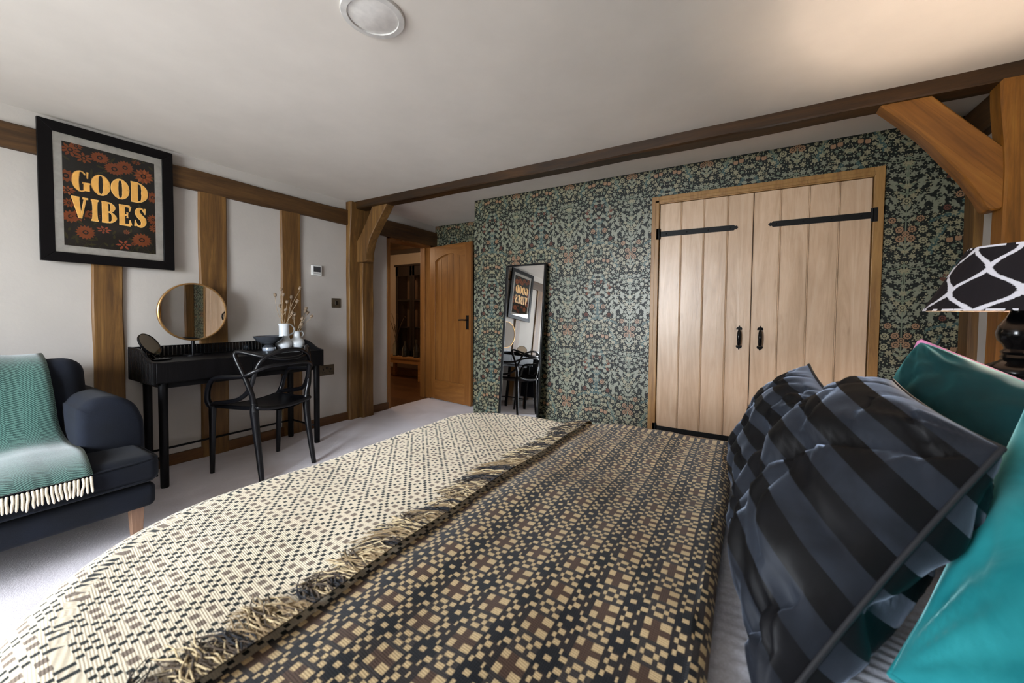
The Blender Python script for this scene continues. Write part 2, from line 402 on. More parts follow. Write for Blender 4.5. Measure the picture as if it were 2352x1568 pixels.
    for r, mi_choices, tries in ((0.0185, (1, 1, 2), 160), (0.0135, (2, 1, 6, 1), 420), (0.0098, (2, 2, 6, 1), 600), (0.0066, (2, 6, 1), 900), (0.0046, (2, 6), 900)):
        for _ in range(tries):
            x = rnd.uniform(0.004, HW-0.003); y = rnd.uniform(0, HH)
            if not free(x, y, r): continue
            occ.append((x, y, r)); mi = rnd.choice(mi_choices); ang = rnd.uniform(0, 6.28)
            if y < 0.24 and mi == 1: mi = 2
            if r > 0.013:
                for q in range(6): el.append(leaf(x, y, r*1.12, r*0.62, ang+q*1.047, mi, 1))
                el.append(leaf(x, y, r*.8, r*.12, ang, 0))
            elif r > 0.007:
                if rnd.random() < 0.55:
                    el.append(flower(x, y, r, 5, ang, mi, 0.55)); el.append(flower(x, y, r*0.28, 4, 0, 0 if rnd.random() < .6 else 3, 0.1))
                else:
                    el.append(leaf(x-r*cos(ang), y-r*sin(ang), 2*r, r*1.0, ang, 6 if rnd.random() < .5 else mi))
            else:
                el.append(leaf(x-r*cos(ang), y-r*sin(ang), 2.1*r, r*1.2, ang, mi))
    return el
TILE = [([(min(max(p[0], 0.0), HW), p[1]) for p in pts], mi) for pts, mi in make_tile()]
TILE = [(p, mi) for p, mi in TILE if max(q[0] for q in p)-min(q[0] for q in p) > 5e-4]
def paper(mb, to3d, u0, u1, z0, z1, holes=()):
    """to3d(u,z,h); the mirror axis A sits at u = -1.10 + k*2*HW"""
    k0 = int(math.floor((u0+1.10)/HW))-1; k1 = int(math.ceil((u1+1.10)/HW))+1
    for k in range(k0, k1+1):
        for row in range(-1, 4):
            zb = row*HH+0.22
            for n_, (pts, mi) in enumerate(TILE):
                if k % 2 == 0: P = [(-1.10+k*HW+p[0], zb+p[1]) for p in pts]
                else: P = [(-1.10+(k+1)*HW-p[0], zb+p[1]) for p in pts]
                cx = sum(p[0] for p in P)/len(P); cz = sum(p[1] for p in P)/len(P)
                if not (u0-.02 < cx < u1+.02 and z0-.02 < cz < z1+.02): continue
                if any(h[0]+.02 < cx < h[1]-.02 and h[2] < cz < h[3]-.02 for h in holes): continue
                xs = [min(max(p[0], u0), u1) for p in P]; zs = [min(max(p[1], z0), z1) for p in P]
                if max(xs)-min(xs) < 1e-4 or max(zs)-min(zs) < 1e-4: continue
                h = 0.0004+0.0000018*n_
                mb.add([to3d(a, c, h) for a, c in zip(xs, zs)], [tuple(range(len(P)))], mi)
XC = -2.41   # outer corner of the papered projection
CX0, CX1, CZT = -0.60, 0.648, 1.984    # cupboard opening
b = MB()
b.box(XC, CX0-0.03, YW, YW+0.10, 0, ZC); b.box(CX1+0.03, XR+0.1, YW, YW+0.10, 0, ZC); b.box(CX0-0.03, CX1+0.03, YW, YW+0.10, CZT+0.03, ZC)
b.box(XC, XR+.1, YW+0.65, YW+0.7, 0, ZC); b.box(XC, XC+0.1, YW+0.1, YW+0.7, 0, ZC)
paper(b, lambda u, z, h: (u, YW-h, z), XC, XR, 0.0, ZC, [(CX0-.05, CX1+.05, 0, CZT+.05)])
paper(b, lambda u, z, h: (XC-h, YW+(u+2.41), z), -2.41, -2.41+0.7, 0.0, ZC)
struct(b, 'wall_back', WPM)
b = MB(); b.box(XL-0.15, XC, YF, YF+0.09, 0, ZC)
paper(b, lambda u, z, h: (u, YF-h, z), XL, XC, 1.7, ZC)
struct(b, 'wall_recess', WPM)
b = MB(); b.box(XR, XR+0.12, YS, YW, 0, ZC); struct(b, 'wall_right', PL)
# south wall with a wide window behind the viewer
WX0, WX1, WZ0, WZ1 = -2.55, -0.98, 0.10, 2.05
b = MB()
b.box(XL-.15, WX0, YS-.2, YS, 0, ZC); b.box(WX1, XR+.1, YS-.2, YS, 0, ZC); b.box(WX0, WX1, YS-.2, YS, 0, WZ0); b.box(WX0, WX1, YS-.2, YS, WZ1, ZC)
struct(b, 'wall_front', PL)
b = MB()
for x in (WX0+.02, -1.77, WX1-.02): b.box(x-.03, x+.03, YS-.16, YS-.10, WZ0, WZ1)
for z in (WZ0+.02, WZ1-.02): b.box(WX0, WX1, YS-.16, YS-.10, z-.03, z+.03)
struct(b, 'window_1', DF, bevel=.004)

# skirting boards
def skirting(name, y0, y1):
    b = MB(); b.box(XL-.01, XL+0.018, y0, y1, 0, 0.082); struct(b, name, SK, bevel=.004)
skirting('baseboard_left', YS, 2.60)
skirting('baseboard_alcove', 2.83, DY0-0.03)
b = MB(); b.box(XR-.018, XR, YS, 2.6, 0, .09); struct(b, 'baseboard_right', SK, bevel=.004)

# ------------------------------------------------------------ oak frame
def timber(mb, axis, a0, a1, b0, b1, c0, c1, wob=0.005, n=26, ch=0.008, seed=0, mi=0):
    """hand-hewn timber running along axis between a0..a1 with section b0..b1 x c0..c1"""
    sec = [(b0+ch, c0), (b1-ch, c0), (b1, c0+ch), (b1, c1-ch), (b1-ch, c1), (b0+ch, c1), (b0, c1-ch), (b0, c0+ch)]
    vs = []
    for i in range(n+1):
        a = lerp(a0, a1, i/n)
        for k, (p, q) in enumerate(sec):
            dp = wob*nz(a*2.2, k//2*3.1+seed, 1.7)*1.6; dq = wob*nz(a*2.2, ((k+1)//2 % 4)*3.1+seed, 7.7)*1.6
            P, Q = p+dp, q+dq
            vs.append({'X': (a, P, Q), 'Y': (P, a, Q), 'Z': (P, Q, a)}[axis])
    fs = [(i*8+k, i*8+(k+1) % 8, (i+1)*8+(k+1) % 8, (i+1)*8+k) for i in range(n) for k in range(8)]
    fs += [tuple(range(7, -1, -1)), tuple(n*8+k for k in range(8))]
    mb.add(vs, fs, mi)
nt = [0]
def timber_obj(axis, *a, mat=None, **k):
    nt[0] += 1; b = MB(); timber(b, axis, *a, seed=nt[0]*5.3, **k)
    return struct(b, 'trim_%d' % nt[0], mat or {'X': BX, 'Y': BY, 'Z': BZ}[axis])
timber_obj('Y', YS, 2.58, XL-.05, XL+.028, 2.022, 2.172, wob=.006, n=50)            # wall plate
timber_obj('Y', 2.80, YF, XL-.05, XL+.03, 1.995, 2.18, wob=.004)                    # wall plate past the post
timber_obj('Z', 0.0, 2.03, XL-.05, XL+.018, 0.748, 0.893, wob=.006)                 # studs
timber_obj('Z', 0.0, 2.03, XL-.05, XL+.018, 1.31, 1.492, wob=.006)
timber_obj('Z', 0.0, 2.03, XL-.05, XL+.018, 1.912, 2.088, wob=.006)
timber_obj('Z', 0.0, 2.03, XL-.05, XL+.018, 0.14, 0.318, wob=.006)
timber_obj('Z', 0.0, 2.03, XL-.05, XL+.018, -0.5, -0.35, wob=.006)
# main post on the left wall, splayed at its head
def post(name, x0, x1, y0, y1, flare, side, mat=BZ):
    b = MB(); n = 30; vs = []
    for i in range(n+1):
        z = lerp(0, ZC-.01, i/n); f = flare*sstep(1.75, 2.2, z)
        xa, xb = (x0, x1+f) if side > 0 else (x0-f, x1)
        w_ = 0.006*nz(z*2, side, 3); w2 = .006*nz(z*2.3, side+4, 8)
        c = .008
        for p in ((xa, y0+c), (xa+c, y0), (xb-c, y0), (xb, y0+c), (xb, y1-c), (xb-c, y1), (xa+c, y1), (xa, y1-c)):
            vs.append((p[0]+w_, p[1]+w2, z))
    b.add(vs, [(i*8+k, i*8+(k+1) % 8, (i+1)*8+(k+1) % 8, (i+1)*8+k) for i in range(n) for k in range(8)]+[tuple(range(7, -1, -1)), tuple(n*8+k for k in range(8))])
    return struct(b, name, mat)
post('trim_13', XL-.06, XL+.048, 2.572, 2.835, 0.03, 1)
post('trim_14', 0.985, XR+.1, 2.635, 2.74, 0.025, -1, oak('oak_post_lamplit', '#64400f', '#865518', '#9c6a26', 'Z', 0.5))  # lighter, warmer copy of the post oak; lamp glow put into its colour
timber_obj('X', XL+.02, XR+.02, 2.635, 2.755, 2.195, ZC+.03, wob=.005, n=50)        # crossbeam under the ceiling
timber_obj('Z', 0.0, ZC, 1.045, XR+.02, 3.078, YW-.002, mat=BZ)                    # corner stud by the papered wall
timber_obj('Y', 2.74, 3.20, 1.03, XR+.02, 2.10, ZC, mat=BY)
# curved braces
def brace(name, outer, inner, y0, y1, mat):
    b = MB(); n = 16
    O = catmull([Vector((p[0], 0, p[1])) for p in outer], n); I = catmull([Vector((p[0], 0, p[1])) for p in inner], n)
    L = min(len(O), len(I)); O = [O[int(i*(len(O)-1)/(L-1))] for i in range(L)]; I = [I[int(i*(len(I)-1)/(L-1))] for i in range(L)]
    vs = []
    for i in range(L):
        o_, i_ = O[i], I[i]; d = (i_-o_).normalized()*.007
        for (p, y) in ((o_, y0+.007), (o_+d, y0), (i_-d, y0), (i_, y0+.007), (i_, y1-.007), (i_-d, y1), (o_+d, y1), (o_, y1-.007)):
            vs.append((p.x, y+0.002*nz(p.x*5, p.z*5), p.z))
    b.add(vs, [(i*8+k, i*8+(k+1) % 8, (i+1)*8+(k+1) % 8, (i+1)*8+k) for i in range(L-1) for k in range(8)]+[tuple(range(7, -1, -1)), tuple((L-1)*8+k for k in range(8))])
    return struct(b, name, mat, smooth=True, auto=35)
brace('trim_15', [(0.742, 2.205), (0.846, 2.075), (0.942, 1.958), (0.990, 1.90)], [(0.550, 2.205), (0.661, 2.08), (0.737, 1.983), (0.797, 1.892), (0.865, 1.789), (0.917, 1.691), (0.947, 1.628), (0.990, 1.628)], 2.655, 2.75, BR)
brace('trim_16', [(-3.30, 2.205), (-3.38, 2.08), (-3.47, 1.95), (-3.56, 1.85)], [(-3.083, 2.205), (-3.155, 2.11), (-3.255, 1.99), (-3.34, 1.87), (-3.390, 1.74), (-3.402, 1.655), (-3.56, 1.65)], 2.665, 2.765, BZ)
b = MB(); b.box(XL+.02, XL+.235, 2.69, 2.80, 0.0, 1.66); 
timber(b, 'Z', 0, 1.70, XL+.0, XL+.09, 2.70, 2.84)
b.v = b.v[8:]; b.f = [tuple(i-8 for i in f) for f in b.f[6:]]; b.mi = b.mi[6:]
struct(b, 'trim_17', BZ)

# ------------------------------------------------------------ door into the hall
b = MB()
b.box(XL-.17, XL+.012, DY0-.045, DY0, 0, DZT+.035); b.box(XL-.17, XL+.012, DY1-.10, DY1-.055, 0, DZT+.035); b.box(XL-.17, XL+.012, DY0-.045, DY1-.055, DZT-.01, DZT+.035)
b.box(XL-.10, XL-.07, DY0, DY0+.015, 0, DZT); b.box(XL-.10, XL-.07, DY1-.115, DY1-.10, 0, DZT)
struct(b, 'trim_18', HD, bevel=.003)
door = thing('door_1', (-3.555, 3.84, 0), 'open oak boarded door with an arched top panel', 'door', kind='structure')
hx, hy = -3.57, 3.835; ang = atan2(3.722-3.835, -2.81+3.57); ux, uy = cos(ang), sin(ang); nx_, ny_ = sin(ang), -cos(ang)
DL, DT = 0.765, 0.038
def dp(s_, t_, z): return (hx+ux*s_+nx_*t_, hy+uy*s_+ny_*t_, z)
def dbox(mb, s0, s1, t0, t1, z0, z1, mi=0):
    mb.hexa([dp(s0,t0,z0),dp(s1,t0,z0),dp(s1,t1,z0),dp(s0,t1,z0)], [dp(s0,t0,z1),dp(s1,t0,z1),dp(s1,t1,z1),dp(s0,t1,z1)], mi)
ZB, ZT = 0.012, 1.975
b = MB(); dbox(b, 0, .105, 0, DT, ZB, ZT); dbox(b, DL-.105, DL, 0, DT, ZB, ZT); b.build('door_stile', HD, door, bevel=.002)
b = MB(); dbox(b, .105, DL-.105, 0, DT, ZB, .26)
n = 14; top = [(lerp(.105, DL-.105, i/n), 1.79+0.075*(1-(2*i/n-1)**2)) for i in range(n+1)]
for i in range(n):
    (s0, z0), (s1, z1) = top[i], top[i+1]
    b.hexa([dp(s0,0,z0),dp(s1,0,z1),dp(s1,DT,z1),dp(s0,DT,z0)], [dp(s0,0,ZT),dp(s1,0,ZT),dp(s1,DT,ZT),dp(s0,DT,ZT)])
b.build('door_rail', HDX, door)
b = MB(); nb = 5
for i in range(nb):
    s0 = .105+(DL-.21)*i/nb; s1 = .105+(DL-.21)*(i+1)/nb
    dbox(b, s0+.003, s1-.003, .008, DT-.012, .255, 1.875)
dbox(b, .105, DL-.105, .012, DT-.02, .255, 1.86)
b.build('door_panel', HD, door, bevel=.002)
b = MB(); dbox(b, DL-.075, DL-.035, DT, DT+.006, .93, 1.10); b.tube([dp(DL-.055, DT, 1.045), dp(DL-.055, DT+.05, 1.045)], .009, 10)
b.tube([dp(DL-.055, DT+.045, 1.045), dp(DL-.10, DT+.05, 1.047), dp(DL-.16, DT+.045, 1.043)], [.009, .008, .010], 10)
b.build('door_handle', IRON, door, bevel=.001)

# ------------------------------------------------------------ fitted cupboard doors
b = MB(); fy0, fy1 = YW-.028, YW+.05
b.box(CX0-.062, CX0-.004, fy0, fy1, 0, CZT+.062); b.box(CX1+.004, CX1+.054, fy0, fy1, 0, CZT+.062); b.box(CX0-.004, CX1+.004, fy0, fy1, CZT+.003, CZT+.062)
b.box(CX0-.035, CX0-.004, fy0-.006, fy0, 0, CZT+.03); b.box(CX0-.035, CX1+.01, fy0-.006, fy0, CZT+.012, CZT+.034)
struct(b, 'trim_19', DF, bevel=.003)
def cupboard(name, x0, x1, label, hinge_left, nb):
    d = thing(name, ((x0+x1)/2, YW+.0, 0), label, 'door', kind='structure')
    b = MB(); yf = YW-.018
    wd = (x1-x0)/nb
    for i in range(nb):
        a, c = x0+i*wd, x0+(i+1)*wd
        e0 = .0 if i == 0 else .0035; e1 = .0 if i == nb-1 else .0035
        prof = [(a+e0, 0), (a+e0+.004, -.005), (c-e1-.004, -.005), (c-e1, 0), (c-e1, .02), (a+e0, .02)]
        b.prism(prof, lambda p: (p[0], yf+p[1]+.005, .03), lambda p: (p[0], yf+p[1]+.005, CZT))
        if i < nb-1:
            b.tube([(c-.0015, yf+.006, .03), (c-.0015, yf+.006, CZT)], .0032, 6)
    b.box(x0+.004, x1-.004, yf+.012, yf+.03, .03, CZT)
    b.build('door_panel', DZ, d)
    for zz in (1.755, 0.235):
        b = MB(); xs, xe = (x0, x1) if hinge_left else (x1, x0); sg = 1 if hinge_left else -1
        L = (.525 if hinge_left else .53) if zz > 1 else .56; h0, h1 = .020, .019
        P = [(xs, -h0), (xs+sg*(L-.02), -h1), (xs+sg*(L-.012), -.010), (xs+sg*(L-.004), -.013), (xs+sg*(L+.008), 0), (xs+sg*(L-.004), .013), (xs+sg*(L-.012), .010), (xs+sg*(L-.02), h1), (xs, h0)]
        if sg < 0: P = P[::-1]
        b.prism(P, lambda p: (p[0], yf-.001, zz+p[1]), lambda p: (p[0], yf-.006, zz+p[1]))
        x_ = xs-sg*.012; b.box(min(x_-.012, x_+.012), max(x_-.012, x_+.012), yf-.016, yf-.002, zz-.042, zz+.042)
        b.tube([(xs-sg*.0, yf-.012, zz-.04), (xs, yf-.012, zz+.04)], .007, 8)
        for k in range(4):
            xx = xs+sg*(.05+(L-.09)*k/3); b.ball((xx, yf-.006, zz), .005, .003, .005, 8)
        b.build('strap_hinge', IRON, d)
    b = MB(); hx_ = -.044 if hinge_left else .083; zc = .972
    b.tube(catmull([(hx_, yf-.003, zc-.055), (hx_, yf-.025, zc-.045), (hx_, yf-.034, zc), (hx_, yf-.025, zc+.045), (hx_, yf-.003, zc+.055)], 6), [.005, .006, .007, .0085, .010, .011, .0115, .012, .0125, .0125, .0125, .012, .0125, .0125, .0125, .012, .0115, .011, .010, .0085, .007, .006, .005, .005, .005][:25], 10)
    for sg in (1, -1):
        zz = zc+sg*.062
        P = [(0, .026), (.006, .014), (.014, .012), (.019, .002), (.016, -.008), (.008, -.004), (.005, -.012), (-.005, -.012), (-.008, -.004), (-.016, -.008), (-.019, .002), (-.014, .012), (-.006, .014)]
        PP = [(p[0], p[1]*sg) for p in P]
        if sg > 0: PP = PP[::-1]
        b.prism(PP, lambda p: (hx_+p[0], yf-.001, zz+p[1]), lambda p: (hx_+p[0], yf-.005, zz+p[1]))
    b.build('pull_handle', BLG, d, smooth=True, auto=40)
    return d
cupboard('door_2', CX0, .022, 'left leaf of the boarded oak cupboard doors', True, 4)
cupboard('door_3', .026, CX1, 'right leaf of the boarded oak cupboard doors', False, 4)
b = MB(); b.box(.018, .030, YW-.004, YW+.02, .03, CZT); struct(b, 'trim_20', BLW)
b = MB(); b.box(CX0-.0, CX1, YW-.012, YW+.05, 0, .03); struct(b, 'baseboard_back', DFX)

# ------------------------------------------------------------ framed print
def picture():
    t = thing('framed_print', (XL+.03, .845, 1.83), 'black framed orange and black floral print reading GOOD VIBES', 'picture')
    x = XL+.045
    y0, y1, z0, z1 = .532, 1.158, 1.412, 2.245
    y0, y1, z0, z1 = .537, 1.150, 1.413, 2.235
    b = MB(); fwid = .058
    def mit(a, c):  # mitred frame rails
        pass
    o4 = [(y0,z0),(y1,z0),(y1,z1),(y0,z1)]; i4 = [(y0+fwid,z0+fwid),(y1-fwid,z0+fwid),(y1-fwid,z1-fwid),(y0+fwid,z1-fwid)]
    for k in range(4):
        a, c, d, e = o4[k], o4[(k+1)%4], i4[(k+1)%4], i4[k]
        b.hexa([(x-.012,)+p for p in (a, c, d, e)], [(x+.012,)+p for p in (a, c, d, e)])
    b.build('frame', plain('black_picture_frame', '#070506', 0.5, 0, .15), t, bevel=.002)
    b = MB(); b.box(x-.006, x+.0, y0+.03, y1-.03, z0+.03, z1-.03); b.build('mat_board', plain('white_mat', '#f6f8f4', 0.8), t)
    # print
    U0, U1, V0, V1 = .632, 1.052, 1.515, 2.133
    cols = [plain('print_black', '#1f1d19', .5), plain('print_rust', '#bd6430', .5), plain('print_orange', '#df8045', .5), plain('print_gold', '#d9a04e', .5), plain('print_olive', '#4b4a24', .5), plain('print_pale_gold', '#e8bb72', .5), plain('print_coral', '#dd6f4a', .5)]
    b = MB(); b.box(x, x+.0008, U0, U1, V0, V1, 0); X0 = x+.001
    lay = [0]
    def put(polys):
        for P, mi in polys:
            lay[0] += 1
            Q = [(min(max(p[0], U0), U1), min(max(p[1], V0), V1)) for p in P]
            if max(q[0] for q in Q)-min(q[0] for q in Q) < 1e-4 or max(q[1] for q in Q)-min(q[1] for q in Q) < 1e-4: continue
            b.add([(X0+.0000035*lay[0], q[0], q[1]) for q in Q], [tuple(range(len(Q)))], mi)
    rnd = random.Random(4)
    for _ in range(70):
        u, v = rnd.uniform(U0, U1), rnd.choice((rnd.uniform(V0, V0+.17), rnd.uniform(V1-.2, V1), rnd.uniform(V0, V1)))
        a = rnd.uniform(0, 6.28); put([leaf(u, v, rnd.uniform(.02, .05), .012, a, 4)])
    for _ in range(26):
        u, v = rnd.uniform(U0, U1), V0+rnd.uniform(0, .12); put(stroke([(u, V0), (u+rnd.uniform(-.02, .02), v*.5+V0*.5), (u+rnd.uniform(-.03, .03), v)], (.002, .001), 4))
    def daisy(u, v, r, n, mi, dark=True, tilt=1.0):
        pol = []
        for q in range(n):
            a = 2*pi*q/n+.1; pol.append(([(u+(c_*cos(a)-s_*sin(a))*1, v+(c_*sin(a)+s_*cos(a))*tilt) for c_, s_ in ((r*.25, -.1*r), (r*.7, -.17*r), (r, 0), (r*.7, .17*r), (r*.25, .1*r))], mi if q % 2 else (1 if mi == 2 else mi)))
        pol.append(flower(u, v, r*.3, 8, 0, 0 if dark else 1, .1)); pol.append(flower(u, v, r*.16, 6, 0, 1, .1)); put(pol)
    S = lambda cx_, cy_: (U0+(cx_-440)/(1110-440)*(U1-U0), None)
    for u, v, r, n, mi, ti in ((.665, 2.09, .045, 9, 1, .9), (.69, 2.12, .03, 8, 1, .7), (.72, 2.06, .042, 8, 1, .8), (.79, 2.085, .045, 16, 1, .8), (.855, 2.035, .05, 18, 1, .8), (.905, 2.06, .045, 16, 1, 1), (.995, 2.03, .052, 14, 2, 1), (.96, 2.11, .025, 8, 1, .6), (.645, 1.93, .05, 12, 1, .8), (.65, 1.845, .035, 9, 2, .8), (.655, 1.77, .03, 10, 1, 1), (.66, 1.69, .04, 12, 1, 1), (.69, 1.70, .035, 10, 1, 1), (.745, 1.72, .045, 14, 1, .6), (1.04, 1.90, .04, 12, 1, 1), (1.04, 1.75, .035, 12, 1, 1), (1.045, 1.69, .03, 10, 1, 1), (.72, 1.605, .045, 16, 1, 1), (.98, 1.60, .052, 16, 1, .9), (.80, 1.635, .036, 7, 6, .7), (.89, 1.555, .04, 6, 6, .9), (.905, 1.64, .018, 8, 1, 1), (.94, 1.57, .016, 8, 1, 1)):
        daisy(u, v, r, n, mi, True, ti)
    # lettering with a shadow and a pale inner edge
    def glyph(ch, ox, oz, w_, h_, mi, g=0.0):
        T = w_*.40; th = .008
        st = []
        def S_(P, W): st.append(([(ox+p[0]*w_, oz+p[1]*h_) for p in P], W))
        if ch == 'O': S_([(.5+.32*cos(a), .5+.46*sin(a)) for a in [2*pi*i/16 for i in range(17)]], [T if i in (0, 8, 16) else (T*.95 if i in (1, 7, 9, 15) else (T*.66 if i in (2, 6, 10, 14) else (T*.36 if i in (3,5,11,13) else T*.2))) for i in range(17)])
        if ch == 'G':
            S_([(.5+.32*cos(a), .5+.46*sin(a)) for a in [.75+(2*pi-1.35)*i/14 for i in range(15)]], [T*.25, T*.25, T*.2, T*.3, T*.6, T*.9, T, T, T*.95, T*.7, T*.4, T*.25, T*.25, T*.3, T*.4])
            S_([(.80, .08), (.80, .44)], [T*.9, T*.9]); S_([(.56, .44), (1.02, .44)], [.010, .010]); S_([(.86, .66), (.86, .97)], [T*.15, T*.35])
        if ch == 'D':
            S_([(.25, .03), (.25, .97)], [T, T]); S_([(.25, .97), (.62, .93), (.83, .70), (.84, .5), (.83, .30), (.62, .07), (.25, .03)], [T*.15, T*.25, T*.85, T*.95, T*.85, T*.25, T*.15]); S_([(.02, .97), (.5, .97)], [.009, .009]); S_([(.02, .03), (.5, .03)], [.009, .009])
        if ch == 'V':
            S_([(.22, .97), (.5, .03)], [T*1.15, T*.4]); S_([(.82, .97), (.54, .03)], [T*.35, T*.3]); S_([(-.02, .97), (.48, .97)], [.010, .010]); S_([(.66, .97), (1.0, .97)], [.010, .010])
        if ch == 'I':
            S_([(.5, .02), (.5, .98)], [T*1.5, T*1.1, T*1.5]); S_([(.1, .97), (.9, .97)], [.010, .010]); S_([(.1, .03), (.9, .03)], [.010, .010])
        if ch == 'B':
            S_([(.25, .03), (.25, .97)], [T, T]); S_([(.25, .97), (.6, .95), (.76, .76), (.6, .55), (.25, .53)], [T*.15, T*.3, T*.8, T*.3, T*.15]); S_([(.25, .53), (.64, .50), (.84, .27), (.64, .06), (.25, .03)], [T*.15, T*.3, T*.85, T*.3, T*.15]); S_([(.02, .97), (.4, .97)], [.009, .009]); S_([(.02, .03), (.4, .03)], [.009, .009])
        if ch == 'E':
            S_([(.28, .03), (.28, .97)], [T, T]); S_([(.05, .965), (.85, .965)], [.010, .012]); S_([(.05, .035), (.88, .035)], [.010, .014]); S_([(.30, .52), (.68, .52)], [.009, .009]); S_([(.82, .72), (.86, .97)], [.003, T*.45]); S_([(.84, .30), (.90, .03)], [.003, T*.5]); S_([(.66, .38), (.66, .66)], [T*.35, T*.12, T*.35])
        if ch == 'S':
            S_([(.80, .76), (.62, .95), (.36, .90), (.28, .74), (.46, .56), (.68, .42), (.74, .24), (.56, .06), (.30, .08), (.12, .28)], [T*.15, T*.3, T*.6, T*.95, T*1.15, T*1.15, T*.95, T*.55, T*.3, T*.15]); S_([(.84, .68), (.84, .98)], [.003, T*.35]); S_([(.12, .04), (.12, .36)], [T*.35, .003])
        out = []
        for P, W in st:
            out += stroke(P, [x_+g for x_ in W] if len(W) > 2 else (W[0]+g, W[1]+g), mi, 3)
        return out
    lines = [('GOOD', .668, 1.848, [.076, .082, .083, .083], .132), ('VIBES', .664, 1.683, [.070, .042, .070, .066, .068], .132)]
    for pas in (0, 1, 2):
        for word, u, v, ws, hh in lines:
            uu = u
            for ch, ww in zip(word, ws):
                if pas == 0: put(glyph(ch, uu+.004, v-.004, ww, hh, 0, .007))
                if pas == 1: put(glyph(ch, uu, v, ww, hh, 5, .002))
                if pas == 2: put(glyph(ch, uu, v, ww, hh, 3, -.003))
                uu += ww+(.007 if word == 'VIBES' else .006)
    b.build('art_print', cols, t)
    g = pane_glass('picture_glass')
    b = MB(); b.add([(x+.0045, y0+fwid-.002, z0+fwid-.002), (x+.0045, y1-fwid+.002, z0+fwid-.002), (x+.0045, y1-fwid+.002, z1-fwid+.002), (x+.0045, y0+fwid-.002, z1-fwid+.002)], [(0, 1, 2, 3)]); b.build('glass_pane', g.m, t)
picture()

# ------------------------------------------------------------ small wall fittings
def fitting_thermostat():
    t = thing('thermostat', (XL+.004, 2.242, 1.523), 'small white square thermostat with grey screen high on left wall', 'thermostat')
    W_ = plain('white_plastic', '#d8d8d6', .4)
    b = MB(); b.box(XL-.002, XL+.020, 2.192, 2.292, 1.474, 1.572); b.build('casing', W_, t, bevel=.006)
    b = MB(); b.box(XL+.020, XL+.021, 2.207, 2.278, 1.508, 1.560); b.build('screen', plain('grey_screen', '#3b3a3d', .25), t)
    b = MB(); b.box(XL+.020, XL+.0215, 2.208, 2.278, 1.490, 1.494); b.build('button_strip', plain('grey_strip', '#77777a', .4), t)
fitting_thermostat()
BRONZE = plain('antique_bronze_plate', '#5c5040', .4, .5, .5, .12, 20)
def plate(name, y0, y1, z0, z1, label, cat):
    t = thing(name, (XL+.004, (y0+y1)/2, (z0+z1)/2), label, cat)
    b = MB(); b.box(XL-.002, XL+.008, y0, y1, z0, z1); b.build('face_plate', BRONZE, t, bevel=.003)
    return t
t = plate('light_switch', 2.402, 2.500, 1.168, 1.264, 'square dark bronze light switch on the left wall below the thermostat', 'light switch')
b = MB(); b.box(XL+.008, XL+.013, 2.437, 2.465, 1.196, 1.236); b.build('rocker', plain('bronze_rocker', '#2a231c', .35, .6), t, bevel=.002)
t = plate('wall_socket', 2.268, 2.425, 0.497, 0.60, 'dark bronze double socket right of the desk', 'socket')
BK = plain('socket_black', '#0c0b0b', .5)
for yc in (2.307, 2.386):
    b = MB()
    b.box(XL+.008, XL+.0095, yc-.005, yc+.005, .548, .566); b.box(XL+.008, XL+.0095, yc-.016, yc-.007, .524, .532); b.box(XL+.008, XL+.0095, yc+.007, yc+.016, .524, .532)
    b.build('pin_holes', BK, t)
for yc in (2.338, 2.354):
    b = MB(); b.box(XL+.008, XL+.012, yc-.005, yc+.005, .560, .582); b.build('rocker', BK, t, bevel=.001)
# ceiling light
t = thing('ceiling_light', (-1.262, 1.027, ZC), 'round flush white ceiling light switched off', 'ceiling light')
b = MB(); Mz = Matrix.Identity(3)
b.lathe([(.1175, .01), (.1175, -.006), (.115, -.010), (.094, -.012), (.0925, -.008), (.0925, .01)], (-1.262, 1.027, ZC-.0), 64); b.build('trim_ring', plain('white_trim', '#cbc8c4', .35), t, smooth=True, auto=35)
b = MB(); b.lathe([(.0925, .005), (.0925, -.006), (.088, -.008), (.0001, -.008)], (-1.262, 1.027, ZC), 64); b.build('diffuser', plain('opal_diffuser', '#dad6d1', .3), t, smooth=True, auto=35)
# small black box high in the corner behind the brace
b = MB(); b.box(0.905, 0.965, 3.12, 3.165, 2.17, 2.235); b.box(.93, .945, 3.13, 3.15, 2.235, ZC); tag(b.build('sensor_box', BLK, bevel=.005), 'small black box fixed to ceiling corner behind right brace', 'sensor')

